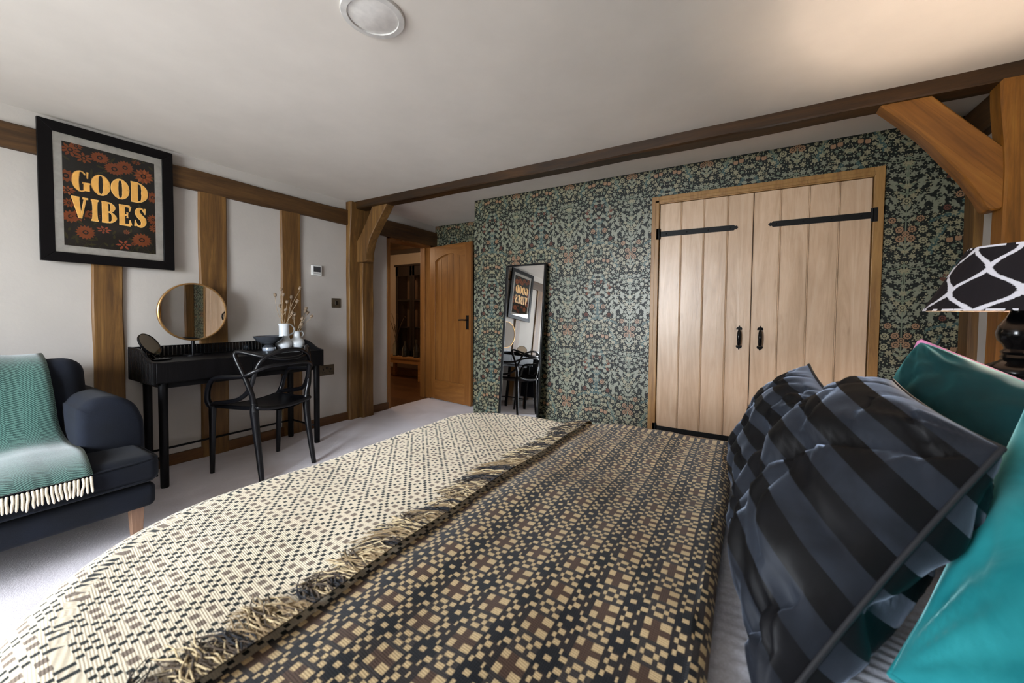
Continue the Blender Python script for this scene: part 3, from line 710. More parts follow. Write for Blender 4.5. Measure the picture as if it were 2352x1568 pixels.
# ------------------------------------------------------------ desk
def desk():
    t = thing('desk', (-3.34, 1.46, 0), 'long black stained desk with reeded gallery rail against left wall', 'desk')
    y0, y1, xf, xb = .903, 2.020, -3.128, -3.560
    b = MB(); b.box(xb+.005, xf-.004, y0+.014, y1-.014, .668, .800); b.build('carcass', BLW, t, bevel=.002)
    b = MB(); b.box(xf-.010, xf+.002, y0+.016, (y0+y1)/2-.002, .674, .796); b.build('drawer_front', BLW, t, bevel=.002)
    b = MB(); b.box(xf-.010, xf+.002, (y0+y1)/2+.002, y1-.016, .674, .796); b.build('drawer_front', BLW, t, bevel=.002)
    # side panels with an ogee top edge and grooved outside face
    prof = [(xf, .663), (xf, .803), (xf-.03, .808), (xf-.07, .815), (xf-.12, .832), (xf-.17, .855), (xf-.22, .872), (xf-.27, .879), (xb, .880), (xb, .663)]
    for (a, c, sg) in ((y0, y0+.014, -1), (y1-.014, y1, 1)):
        b = MB(); b.prism(prof[::-1], lambda p: (p[0], a, p[1]), lambda p: (p[0], c, p[1]))
        for k in range(19):
            x = lerp(xb+.015, xf-.012, k/18)
            zt = .872 if x < xf-.25 else lerp(.872, .80, sstep(xf-.27, xf-.04, x))
            yy = a if sg < 0 else c
            b.box(x-.0075, x+.0075, yy-.003, yy+.003, .666, zt-.006)
        b.build('side_panel', BLW, t, bevel=.0015)
    b = MB(); b.box(xb, xb+.012, y0+.014, y1-.014, .79, .808); b.box(xb, xb+.012, y0+.014, y1-.014, .872, .878)
    n = 46
    for k in range(n):
        y = lerp(y0+.022, y1-.030, k/(n-1)); b.box(xb+.003, xb+.008, y, y+.0190, .80, .874)
    b.build('gallery_rail', BLG, t, bevel=.001)
    b = MB(); b.box(xb+.03, xf-.035, y0+.05, y1-.05, .632, .668); b.build('apron', BLW, t)
    for (x, y) in ((-3.165, .960), (-3.165, 1.978), (-3.515, .985), (-3.515, 1.950)):
        b = MB(); b.lathe([(.0205, 0), (.022, .01), (.024, .64), (.024, .668)], (x, y, 0), 24); b.build('leg', BLW, t, smooth=True, auto=40)
    b = MB(); b.tube([(-3.515, .985, .150), (-3.515, 1.950, .150)], .008, 8); b.build('stretcher', BLW, t, smooth=True)
    for y in (.972, 1.964):
        b = MB(); b.tube([(-3.165, y, .150), (-3.515, y, .150)], .008, 8); b.build('stretcher', BLW, t, smooth=True)
desk()
# round mirror on its stand
def round_mirror():
    c = Vector((-3.462, 1.232, 1.118)); R = .205
    t = thing('table_mirror', (-3.47, 1.232, .80), 'round mirror with thin brass rim standing on the desk', 'mirror')
    tilt = Matrix.Rotation(radians(2.0), 3, 'Z') @ Matrix.Rotation(radians(0.5), 3, 'Y') @ Matrix.Rotation(radians(90), 3, 'Y')
    brass = plain('brushed_brass', '#a98353', .35, .75, .5)
    b = MB(); b.lathe([(R, -.012), (R+.004, -.008), (R+.004, .010), (R, .014), (R-.006, .014), (R-.007, .004), (R-.007, -.012)], c, 72, 0, tilt); b.build('rim', brass, t, smooth=True, auto=35)
    b = MB(); b.lathe([(R-.006, -.010), (R-.006, .006), (.0001, .006)], c, 72, 0, tilt); b.build('mirror_glass', MIRR, t)
    b = MB(); b.tube([(-3.485, 1.232, .80), (-3.485, 1.232, .95)], .011, 10); b.lathe([(.06, 0), (.06, .008), (.012, .012)], (-3.478, 1.232, .800), 30); b.build('stand', BLK, t, smooth=True, auto=40)
round_mirror()
def small_mirror():
    c = Vector((-3.33, .948, .905)); R = .078
    t = thing('vanity_mirror', (-3.33, .955, .80), 'small round black vanity mirror leaning at the desk left end', 'mirror')
    d = Vector((.60, .56, .50)).normalized()
    q = Vector((0, 0, 1)).rotation_difference(d).to_matrix()
    b = MB(); b.lathe([(R, -.006), (R+.002, -.002), (R+.002, .006), (R-.002, .007), (R-.003, .003), (R-.003, -.006)], c, 56, 0, q); b.build('rim', BLG, t, smooth=True, auto=35)
    b = MB(); b.lathe([(R-.002, -.005), (R-.002, .004), (.0001, .004)], c, 56, 0, q); b.build('mirror_glass', plain('smoked_mirror', (.60, .52, .42, 1), .03, 1, .5, .0), t)
    b = MB(); b.lathe([(.075, 0), (.077, .004), (.076, .010), (.06, .012), (.0001, .012)], (-3.335, .985, .8005), 40); b.tube([c-d*.004-Vector((0, 0, .06)), (-3.35, .98, .806)], .010, 8); b.build('base', BLG, t, smooth=True, auto=40)
small_mirror()
# smoked glass bowl
def bowl():
    t = thing('footed_bowl', (-3.40, 1.715, .80), 'smoked glass footed bowl on desk beside the white jugs', 'bowl')
    g = NT('smoked_glass'); g.set((.10, .11, .13, 1), .04, 0, .6); g.b.inputs['Transmission Weight'].default_value = .55; g.b.inputs['IOR'].default_value = 1.45
    R = .113
    b = MB(); b.lathe([(.02, .050), (.034, .056), (.062, .066), (.095, .090), (R, .118), (R+.002, .121), (R-.003, .122), (.090, .096), (.06, .072), (.03, .063), (.0001, .062)], (-3.40, 1.715, .80), 48); b.build('cup', g.m, t, smooth=True, auto=50)
    b = MB(); b.lathe([(.046, .0006), (.047, .030), (.042, .037), (.030, .045), (.022, .052), (.0001, .052)], (-3.40, 1.715, .80), 48); b.build('foot', g.m, t, smooth=True, auto=50)
    c = NT('clear_glass_ring'); c.set((.55, .62, .72, 1), .08, .5, .8)
    b = MB(); b.lathe([(.047, .002), (.0485, .004), (.0485, .027), (.047, .030)], (-3.40, 1.715, .80), 48); b.build('foot_ring', c.m, t, smooth=True)
bowl()
CER = plain('white_ceramic', '#d5dade', .25, 0, .5, .02)
def jug(y, prof, handle, label, spout):
    x = -3.42
    t = thing('jug_vase', (x, y, .80), label, 'vase')
    b = MB(); b.lathe(prof, (x, y, .8005), 44)
    b.build('body', CER, t, smooth=True, auto=60)
    b = MB(); b.tube(catmull([(x, y+p[0], .80+p[1]) for p in handle], 8), .0062, 10); b.build('handle', CER, t, smooth=True)
    return t
jug(1.848, [(.040, 0), (.050, .006), (.059, .035), (.058, .055), (.048, .082), (.040, .098), (.0385, .12), (.0385, .20), (.044, .222), (.0415, .222), (.036, .20), (.036, .12), (.0001, .11)],
    [(.036, .214), (.062, .208), (.084, .180), (.082, .150), (.060, .130), (.036, .120)], 'taller white ceramic jug with loop handle holding dried poppy stems', True)
jug(1.958, [(.036, 0), (.048, .005), (.062, .030), (.064, .048), (.056, .072), (.040, .088), (.0285, .098), (.027, .15), (.029, .152), (.0255, .152), (.024, .10), (.0001, .10)],
    [(.026, .147), (.042, .150), (.056, .136), (.056, .118), (.044, .104), (.026, .100)], 'shorter round white ceramic jug beside the light switch stud', False)
SEED = plain('dried_poppy', '#8d7a66', .7, 0, .3, .2, 200); SEEDL = plain('dried_stem', '#a08d74', .7, 0, .3, .15, 200)
def poppy(y0, z0, y1, z1, x1, bend, label, group):
    t = thing('dried_poppy', (-3.42, y0, z0-.10), label, 'dried flower', group)
    b = MB(); P = catmull([(-3.42, y0-(y1-y0)*.12, z0-.10), (-3.42, y0, z0), (lerp(-3.42, x1, .5), lerp(y0, y1, .5)+bend, lerp(z0, z1, .5)), (x1, y1, z1-.014)], 5)
    b.tube(P, .0021, 6); b.build('stem', SEEDL, t, smooth=True)
    d = (P[-1]-P[-3]).normalized(); q = Vector((0, 0, 1)).rotation_difference(d).to_matrix()
    b = MB(); b.lathe([(.002, -.015), (.008, -.011), (.0130, -.001), (.0118, .007), (.007, .011), (.0130, .0135), (.0135, .015), (.0001, .0155)], (x1, y1, z1), 12, 0, q); b.build('seed_head', SEED, t, smooth=True, auto=50)
hi = [(1.79, 1.264), (1.829, 1.27), (1.84, 1.316), (1.859, 1.208), (1.832, 1.171), (1.847, 1.14), (1.927, 1.252), (1.945, 1.215), (2.002, 1.332), (1.901, 1.113)]
HL = ['leftmost dried poppy in the taller jug, leaning left', 'dried poppy second from left among those in the taller jug', 'tallest upright dried poppy in the middle of the taller jug', 'dried poppy against the stud edge below the tallest upright one', 'lower dried poppy left of centre in the taller jug', 'lowest dried poppy just above the taller jug mouth centre', 'dried poppy midway up the stems slanting right across the stud', 'dried poppy just below right of the slanting middle one', 'highest dried poppy leaning far right from the taller jug', 'low dried poppy right of the taller jug rim']
LL = ['leftmost low dried poppy in the round jug', 'dried poppy standing over the round jug handle', 'uppermost dried poppy of the round jug cluster at right', 'lowest right dried poppy leaning out of the round jug', 'dried poppy left of the top of the round jug cluster', 'shortest dried poppy right above the round jug neck', 'dried poppy between the top and lowest of the right cluster', 'dried poppy leaning left towards the taller jug handle']
for k, (y, z) in enumerate(hi):
    y0 = 1.848+max(-.03, min(.03, (y-1.85)*.35)); poppy(y0, 1.02, y, z, -3.42+(.03 if k % 2 else -.025), -.012 if y < 1.84 else -.01*(k % 3), HL[k], 'dried poppies in taller jug')
for k, (y, z) in enumerate([(1.944, 1.067), (1.99, 1.064), (2.055, 1.155), (2.075, 1.085), (2.046, 1.130), (1.983, 1.015), (2.068, 1.115), (1.925, 1.10)]):
    y0 = 1.958+max(-.018, min(.018, (y-1.96)*.3)); poppy(y0, .95, y, z, -3.42+(.028 if k % 2 else -.022), -.006, LL[k], 'dried poppies in round jug')

# ------------------------------------------------------------ chair of looping black tubes
def chair():
    th = radians(6.5); cx, cy = -2.966, 1.4785
    t = thing('dining_chair', (cx, cy, 0), 'black moulded armchair with looping crossed tube back at the desk', 'chair')
    def W(s, d, z): return (cx+d*cos(th)-s*sin(th), cy+s*cos(th)+d*sin(th), z)
    def curve(mb, L, r, mir, flat=None):
        L = [(p[0]*(-1 if mir else 1), p[1], p[2]) for p in L]
        P = catmull([W(*p) for p in L], 8); n = len(P)
        rr = [1.22*catw(r, i/(n-1)) for i in range(n)]
        mb.tube(P, rr, 10)
    c1 = [(-.190, .168, .46), (-.196, .160, .53), (-.212, .160, .60), (-.236, .135, .705), (-.258, .100, .80), (-.262, .085, .845), (-.245, .095, .862), (-.205, .140, .848), (-.150, .205, .825), (-.07, .248, .806), (0, .258, .802), (.07, .248, .806)]
    c2 = [(.03, .262, .866), (0, .262, .867), (-.06, .256, .862), (-.110, .240, .845), (-.160, .218, .815), (-.185, .200, .775), (-.198, .180, .715), (-.205, .155, .64), (-.214, .120, .585), (-.232, .06, .542), (-.245, -.05, .515), (-.244, -.16, .498), (-.240, -.215, .482)]
    c3 = [(-.240, -.225, .470), (-.262, -.225, .515), (-.270, -.20, .60), (-.266, -.16, .658), (-.262, -.09, .682), (-.252, .02, .690), (-.240, .13, .702), (-.205, .195, .735), (-.14, .238, .762), (-.05, .262, .770), (0, .264, .771), (.03, .263, .771)]
    b = MB()
    for mir in (0, 1):
        curve(b, c1, [.017, .014, .012, .0115, .0115, .011, .011], mir)
        curve(b, c2, [.011, .011, .0105, .011, .012, .012, .013, .013], mir)
    b.build('backrest', BLK, t, smooth=True)
    for mir in (0, 1):
        b = MB(); curve(b, c3, [.018, .014, .012, .0115, .0105, .0105, .0105], mir); b.build('armrest', BLK, t, smooth=True)
    # seat shell
    b = MB()
    def seat(u, v, off=0):
        s = lerp(-1, 1, u); d = lerp(-.235, .20, v)
        hw = lerp(.222, .185, v); s_ = s*hw
        z = .462+.022*abs(s)**2.2+.018*(v**3)-.006*(1-v)**4+.0
        return W(s_, d+.0*abs(s), z+off)
    nu, nv = 22, 18; b.grid(lambda u, v: seat(u, v, 0), nu, nv); k = len(b.v)
    b.grid(lambda u, v: seat(1-u, v, -.022-.012*sin(pi*u)), nu, nv)
    # rim
    loop = [seat(i/40, 0, -.011) for i in range(41)]+[seat(1, i/30, -.011) for i in range(1, 31)]+[seat(1-i/40, 1, -.011) for i in range(1, 41)]+[seat(0, 1-i/30, -.011) for i in range(1, 30)]
    b.tube(loop+[loop[0]], .0145, 8)
    b.build('seat', BLK, t, smooth=True)
    for mir in (0, 1):
        b = MB(); curve(b, [(-.193, .165, .52), (-.190, .160, .455), (-.188, .175, .33), (-.189, .205, .16), (-.192, .235, .0)], [.016, .021, .018, .0155, .013], mir); b.build('rear_leg', BLK, t, smooth=True)
        b = MB(); curve(b, [(-.236, -.215, .485), (-.237, -.218, .44), (-.237, -.222, .30), (-.236, -.230, .12), (-.235, -.235, .0)], [.017, .019, .016, .0135, .0115], mir); b.build('front_leg', BLK, t, smooth=True)
chair()

# ------------------------------------------------------------ navy armchair with throw
def rbox(mb, x0, x1, y0, y1, z0, z1, r, n=8, crown=0, puff=0, mi=0, lump=0, seed=0):
    """soft rounded box: a subdivided box pushed towards a rounded shape"""
    cx, cy, cz = (x0+x1)/2, (y0+y1)/2, (z0+z1)/2; hx, hy, hz = (x1-x0)/2, (y1-y0)/2, (z1-z0)/2
    def pt(p):
        q = Vector((max(-hx+r, min(hx-r, p[0])), max(-hy+r, min(hy-r, p[1])), max(-hz+r, min(hz-r, p[2]))))
        d = Vector(p)-q
        if d.length > 1e-9: d = d.normalized()*r
        o = q+d
        a, c_ = o.x/hx, o.y/hy
        if o.z > 0: o.z += crown*(1-a*a)*(1-c_*c_)
        o.x += puff*(1-c_*c_)*(1 if o.x > 0 else -1)*(1-(o.z/hz)**2) if abs(o.x) > hx*.6 else 0
        if lump: 
            l = lump*nz(o.x*6+seed, o.y*6, o.z*6); o += o.normalized()*l
        return (cx+o.x, cy+o.y, cz+o.z)
    def ax(h): 
        inner = [lerp(-h+r, h-r, i/n) for i in range(n+1)]; e = [r*(1-cos(a)) for a in (0, pi/8, pi/4, 3*pi/8)]
        e = [-h+r*(1-math.tan(pi/4*(1-i/4))) for i in range(4)]
        return e+inner+[-q for q in reversed(e)]
    AX, AY, AZ = ax(hx), ax(hy), ax(hz)
    def face(A, B, f, flip):
        base = len(mb.v); W_ = len(A)
        for b_ in B:
            for a_ in A: mb.v.append(pt(f(a_, b_)))
        for j in range(len(B)-1):
            for i in range(W_-1):
                q = (base+j*W_+i, base+j*W_+i+1, base+(j+1)*W_+i+1, base+(j+1)*W_+i)
                mb.f.append(q[::-1] if flip else q); mb.mi.append(mi)
    face(AX, AY, lambda a, b_: (a, b_, hz), False); face(AX, AY, lambda a, b_: (a, b_, -hz), True)
    face(AX, AZ, lambda a, b_: (a, -hy, b_), False); face(AX, AZ, lambda a, b_: (a, hy, b_), True)
    face(AY, AZ, lambda a, b_: (hx, a, b_), False); face(AY, AZ, lambda a, b_: (-hx, a, b_), True)
def weld(o, d=1e-4):
    import bmesh
    bm = bmesh.new(); bm.from_mesh(o.data); bmesh.ops.remove_doubles(bm, verts=bm.verts, dist=d); bmesh.ops.recalc_face_normals(bm, faces=bm.faces); bm.to_mesh(o.data); bm.free(); return o
def fabric(name, c1, c2, sheen=.4, scale=300, rough=.9, bs=.3):
    t = NT(name); v = t.coord(); a = t.noise(v, 3, 3); n_ = t.noise(v, scale, 2, .6)
    c = t.mix(.5, t.ramp(a, [(.35, srgb(c1)), (.65, srgb(c2))]), t.ramp(n_, [(.3, (.6,)*3+(1,)), (.7, (1.1,)*3+(1,))]), 'MULTIPLY')
    t.bump(n_, bs, .002)
    m_ = t.set(c, rough, 0, .25, sheen); t.b.inputs['Sheen Roughness'].default_value = .5; return m_
NAVY = fabric('navy_cloth', '#0a0e16', '#111826', .03)
def armchair():
    t = thing('armchair', (-3.0, 0, 0), 'navy upholstered armchair with wide seat beside the desk', 'armchair')
    y0, y1 = -.76, .722
    b = MB(); rbox(b, -3.42, -2.478, y0, y1, .172, .287, .03); weld(b.build('seat_base', NAVY, t, smooth=True))
    b = MB(); rbox(b, -3.15, -2.455, y0+.005, y1+.012, .292, .428, .045, 10, .018, .012); weld(b.build('seat_cushion', NAVY, t, smooth=True))
    def piping(pts, r=.0045):
        b = MB(); b.tube(catmull(pts, 4), r, 8); return b.build('piping', NAVY, cush, smooth=True)
    cush = [o for o in bpy.data.objects if o.name.startswith('seat_cushion')][0]
    for z in (.408, .312):
        off = .012
        piping([(-3.1, y1+.008, z), (-2.54, y1+.008, z), (-2.485, y1-.012, z), (-2.458, y1-.06, z), (-2.446, .35, z), (-2.442, 0, z), (-2.446, -.4, z), (-2.46, y0+.05, z)])
    for (a, c, sg) in ((.515, .752, 1), (-.79, -.555, -1)):
        prof = [(.0, .17), (.0, .60), (.012, .648), (.045, .682), (.095, .692), (.15, .682), (.195, .645), (.222, .585), (.235, .50), (.235, .17)]
        b = MB(); L = 12; vs = []
        xs = [-3.42+(.68)*i/L for i in range(L+1)]+[-2.728, -2.720]
        for i, x in enumerate(xs):
            ins = .0 if i <= L else (.010 if i == L+1 else .026)
            for p in catmull([Vector((0, q[0], q[1])) for q in prof], 3):
                yy = lerp(.1175, p.y, 1-ins/.12); zz = lerp(.43, p.z, 1-ins/.25)+.002*nz(x*14, p.y*9)
                if xs[min(i, L)] < -3.0: zz += 0
                vs.append((x, (a+yy) if sg > 0 else (c-yy), zz))
        K = (len(prof)-1)*3+1
        b.add(vs, [(i*K+k, i*K+k+1, (i+1)*K+k+1, (i+1)*K+k) for i in range(len(xs)-1) for k in range(K-1)]+[tuple((len(xs)-1)*K+k for k in range(K))])
        weld(b.build('arm', NAVY, t, smooth=True, auto=60))
    b = MB(); rbox(b, -3.50, -3.30, y0+.02, .60, .18, .83, .05); weld(b.build('back_frame', NAVY, t, smooth=True))
    b = MB(); rbox(b, -3.12+.0, -2.86, -.56, .618, 0, .45, .085, 10, .0, .012, 0, .012, 3)
    # lean the back cushion
    lean = radians(-14); M_ = Matrix.Rotation(lean, 3, 'Y')
    b.v = [tuple(Vector((-3.115, 0, .418))+M_ @ (Vector(p)-Vector((-2.99, 0, 0)))) for p in b.v]
    weld(b.build('back_cushion', NAVY, t, smooth=True))
    LW = oak('armchair_leg_oak', '#6f5340', '#8a6a54', '#9a7a62', 'Z', .5, 0, 0)
    for x in (-2.56, -3.38):
        for y in (.665, -.70):
            b = MB(); b.hexa([(x-.018, y-.018, 0), (x+.018, y-.018, 0), (x+.018, y+.018, 0), (x-.018, y+.018, 0)], [(x-.026, y-.026, .176), (x+.026, y-.026, .176), (x+.026, y+.026, .176), (x-.026, y+.026, .176)]); b.build('leg', LW, t, bevel=.003)
armchair()
def throw():
    # path of the throw over back, seat and front edge (x, z)
    path = [(-3.36, .60), (-3.345, .78), (-3.315, .858), (-3.245, .880), (-3.16, .868), (-3.09, .825), (-3.045, .74), (-3.012, .62), (-2.975, .52), (-2.92, .468), (-2.84, .456), (-2.72, .459), (-2.60, .457), (-2.52, .445), (-2.472, .425), (-2.445, .400)]
    P = catmull([Vector((p[0], 0, p[1])) for p in path], 6)
    D = [0]
    for i in range(1, len(P)): D.append(D[-1]+(P[i]-P[i-1]).length)
    t = NT('herringbone_wool'); uvn = t.n('ShaderNodeUVMap')
    sep = t.n('ShaderNodeSeparateXYZ'); t.l(uvn.outputs[0], sep.inputs[0])
    u, v = sep.outputs[0], sep.outputs[1]
    pp = t.math('PINGPONG', u, .048)
    st = t.math('FRACT', t.math('MULTIPLY', t.math('ADD', v, t.math('MULTIPLY', pp, .62)), 110))
    nn = t.noise(t.coord(), 160, 3, .6)
    st2 = t.math('ADD', st, t.math('MULTIPLY', t.math('SUBTRACT', nn, .5), .9))
    c = t.ramp(st2, [(.38, srgb('#17332e')), (.62, srgb('#4f7068'))])
    t.bump(t.math('ADD', st, nn), .35, .002); WOOL = t.set(c, .95, 0, .15, .35)
    o_ = thing('throw_blanket', (-3.0, .1, .46), 'green herringbone wool throw with cream tassels draped over the navy armchair', 'blanket')
    b = MB(); NU = 34; y0 = -.45; uv = []
    def yr(i): # right edge wanders
        s = D[i]/D[-1]; return .487+.035*sstep(.55, .72, s)-.03*sstep(.8, 1, s)+.006*sin(s*14)
    for i, p in enumerate(P):
        for k in range(NU+1):
            u_ = k/NU; y = lerp(y0, yr(i), u_)
            t_ = (P[min(i+1, len(P)-1)]-P[max(0, i-1)]).normalized(); n_ = Vector((-t_.z, 0, t_.x)); 
            if n_.z < 0 and n_.x < 0: n_ = -n_
            off = .010+.006*nz(y*5, D[i]*5)+.004*sin(y*22+D[i]*6)
            q = p+(n_*off if n_.z >= -.2 else n_*off)
            b.v.append((q.x, y, q.z+.003)); uv.append((y, D[i]))
    W_ = NU+1
    for i in range(len(P)-1):
        for k in range(NU): b.f.append((i*W_+k, i*W_+k+1, (i+1)*W_+k+1, (i+1)*W_+k)); b.mi.append(0)
    ob = b.build('woven_panel', WOOL, o_, smooth=True, uv=lambda i: uv[i])
    s = ob.modifiers.new('thick', 'SOLIDIFY'); s.thickness = .006; s.offset = 0
    CR = fabric('cream_tassel', '#c9bda6', '#ddd2bc', .3, 200)
    n = 76; rnd = random.Random(2); pe = P[-1]
    for k in range(n):
        y = lerp(y0+.01, yr(len(P)-1)-.006, k/(n-1)); b = MB()
        j1, j2 = rnd.uniform(-.003, .003), rnd.uniform(-.007, .007); Ln = rnd.uniform(.062, .078)
        b.tube(catmull([(pe.x+.010, y, pe.z+.004), (pe.x+.016, y+j1, pe.z-Ln*.3), (pe.x+.012, y+j2*.5, pe.z-Ln*.65), (pe.x+.013, y+j2, pe.z-Ln)], 4), [.0028, .0052, .005, .0053, .005, .0053, .005, .0051, .0048, .005, .0045, .0038, .0012], 7)
        b.build('tassel', CR, o_, smooth=True)
throw()

# ------------------------------------------------------------ leaning floor mirror
def floor_mirror():
    yaw, W_, H_ = radians(-3.2), .432, 1.585
    t = thing('floor_mirror', (-1.80, 3.04, 0), 'tall narrow black framed mirror leaning on the papered wall', 'mirror')
    A0 = Vector((-1.998, 3.045, 0.004)); lean = atan2(.130, 1.575)
    ux_ = Vector((cos(yaw), sin(yaw), 0)); nrm = Vector((sin(yaw), -cos(yaw), 0))
    up = (Vector((0, 0, 1))*cos(lean)-nrm*sin(lean)).normalized(); nn = ux_.cross(up)
    nn = nn if nn.y < 0 else -nn
    def P(a, c, d): return A0+ux_*a+up*c+nn*d
    def bx(mb, a0, a1, c0, c1, d0, d1): mb.hexa([P(a0,c0,d1),P(a1,c0,d1),P(a1,c0,d0),P(a0,c0,d0)], [P(a0,c1,d1),P(a1,c1,d1),P(a1,c1,d0),P(a0,c1,d0)])
    fwd = .014
    b = MB(); bx(b, 0, fwd, 0, H_, -.012, .022); bx(b, W_-fwd, W_, 0, H_, -.012, .022); bx(b, fwd, W_-fwd, 0, fwd, -.012, .022); bx(b, fwd, W_-fwd, H_-fwd, H_, -.012, .022)
    b.build('frame', BLK, t, bevel=.0015)
    b = MB(); bx(b, fwd-.002, W_-fwd+.002, fwd-.002, H_-fwd+.002, -.008, .010); b.build('mirror_glass', MIRR, t)
floor_mirror()

# ------------------------------------------------------------ bed
ZB0, XF, YN, YFAR = .655, -1.09, .10, 1.575      # top height, foot edge, near edge, far edge
def bedtop(x, y):
    """gentle duvet surface height"""
    z = ZB0+.012*nz(x*1.7, y*1.9, 2)+.006*nz(x*5, y*5, 4)
    return z
SHEET = fabric('white_cotton', '#c3c6d2', '#d2d5de', .1, 250, .85, .15)
def bed():
    t = thing('bed', (0, .84, 0), 'double bed under the woven bedspread', 'bed')
    b = MB(); b.box(-1.04, 1.00, YN+.03, YFAR-.03, .10, .34); b.build('divan_base', fabric('charcoal_divan', '#2b2b30', '#36363c'), t, bevel=.02)
    b = MB(); rbox(b, -1.05, 1.0, YN+.02, YFAR-.02, .345, .575, .05); weld(b.build('mattress', SHEET, t, smooth=True))
    b = MB(); rbox(b, 1.005, 1.07, YN-.03, YFAR+.03, 0.0, .98, .03); weld(b.build('headboard', fabric('grey_headboard', '#3d4046', '#4a4d54'), t, smooth=True))
    for x in (-.96, .92):
        for y in (YN+.12, YFAR-.12):
            b = MB(); b.lathe([(.022, 0), (.028, .10)], (x, y, 0), 16); b.build('leg', BLW, t)
bed()
def drape_pt(s, q, lift, ex0, ey0, ey1, hang_fold=.012, r=.085):
    """s along the bed (x), q across (y), unfolded cloth coordinates -> 3D over the bed edge"""
    sy = -1 if q < (ey0+ey1)/2 else 1
    RC = .42 if sy < 0 else .28
    cx_, cy_ = ex0+RC, (ey0+RC if sy < 0 else ey1-RC)
    a_, b_ = max(0, cx_-s), max(0, (q-cy_)*sy)
    L_ = hypot(a_, b_) if (a_ > 0 and b_ > 0) else max(a_, b_)
    d = L_-(RC-r)
    bx_, by_ = s, q
    if d <= 0: return Vector((s, q, bedtop(s, q)+lift))
    if a_ > 0 and b_ > 0: dirx, diry = -a_/L_, sy*b_/L_; bx_, by_ = cx_+dirx*(RC-r), cy_+diry*(RC-r)
    elif a_ > 0: dirx, diry = -1, 0; bx_ = ex0+r
    else: dirx, diry = 0, sy; by_ = cy_+sy*(RC-r)
    z = bedtop(bx_, by_)+lift
    arc = r*pi/2
    if d < arc: a = d/r; h, dz = r*sin(a), r*(1-cos(a))
    else: h, dz = r+(d-arc)*.10, r+(d-arc)*.995
    ang = atan2(dirx, diry)
    corner = min(abs(dirx), abs(diry))*2
    fold = (hang_fold*sin(ang*9)*corner*min(1, dz/.15)) + .006*sin((bx_+by_)*18)*min(1, dz/.3)
    h += fold + lift
    return Vector((bx_+dirx*h, by_+diry*h, z-dz))
def weave_mat(name, col, ribs=True, rough=.92):
    t = NT(name); uvn = t.n('ShaderNodeUVMap'); sep = t.n('ShaderNodeSeparateXYZ'); t.l(uvn.outputs[0], sep.inputs[0])
    w1 = t.math('SINE', t.math('MULTIPLY', t.math('ADD', sep.outputs[0], t.math('MULTIPLY', sep.outputs[1], .12)), 2*pi/.0034))
    w2 = t.math('SINE', t.math('MULTIPLY', sep.outputs[1], 2*pi/.0030))
    wv = t.math('ADD', t.math('MULTIPLY', w1, .6), t.math('MULTIPLY', w2, .35))
    nn = t.noise(t.coord(), 500, 2, .6)
    c = srgb(col); lo = tuple(x*.74 for x in c[:3])+(1,)
    cc = t.mix(t.math('ADD', t.math('MULTIPLY', wv, .4), .5), lo, c)
    cc = t.mix(.25, cc, t.ramp(nn, [(.3, (.6,)*3+(1,)), (.7, (1.1,)*3+(1,))]), 'MULTIPLY')
    t.bump(t.math('ADD', wv, nn), .35, .0008)
    return t.set(cc, rough, 0, .15, .15)
CRM = weave_mat('weave_cream', '#f3e6cc'); GRN = weave_mat('weave_black_green', '#1f2523'); TAU = weave_mat('weave_taupe', '#857668')
CRD = weave_mat('weave_cream_dark_side', '#c9b085'); NVY = weave_mat('weave_navy', '#121419'); BRN = weave_mat('weave_brown', '#4f3b2e'); DRK = weave_mat('weave_dark_brown', '#272120'); MID = weave_mat('weave_mottled', '#373230')
PER = .0735; SUB = 24; CELL = PER/SUB
PIECES = []
def token(px, py):
    """px, py in units of PER/8, star at 0,0. returns 1 small square, 2 large square, 0 ground"""
    px = (px+4) % 8-4; py = (py+4) % 8-4      # -4..4, star centre 0, cluster centre +-4
    ax_, ay_ = abs(px), abs(py)
    def sq(cx, cy, h): return abs(ax_-cx) < h and abs(ay_-cy) < h
    if sq(0, 0, .43): return 1
    if sq(2, 1, .43) or sq(1, 2, .43): return 1
    if (2.5 < ax_ < 3.5 and ay_ < .43) or (2.5 < ay_ < 3.5 and ax_ < .43): return 1
    if sq(4, 1, .43) or sq(1, 4, .43): return 1
    if abs(ax_-2.8) < .66 and abs(ay_-2.8) < .66: return 2
    return 0
def ground_zone(px, py):
    px = (px+4) % 8-4; py = (py+4) % 8-4; ax_, ay_ = abs(px), abs(py)
    if ax_ < 2.0 and ay_ < 2.0: return 'star'
    if ax_ > 1.9 and ay_ > 1.9: return 'cluster'
    if ay_ > 1.9: return 'band'
    return 'mid'
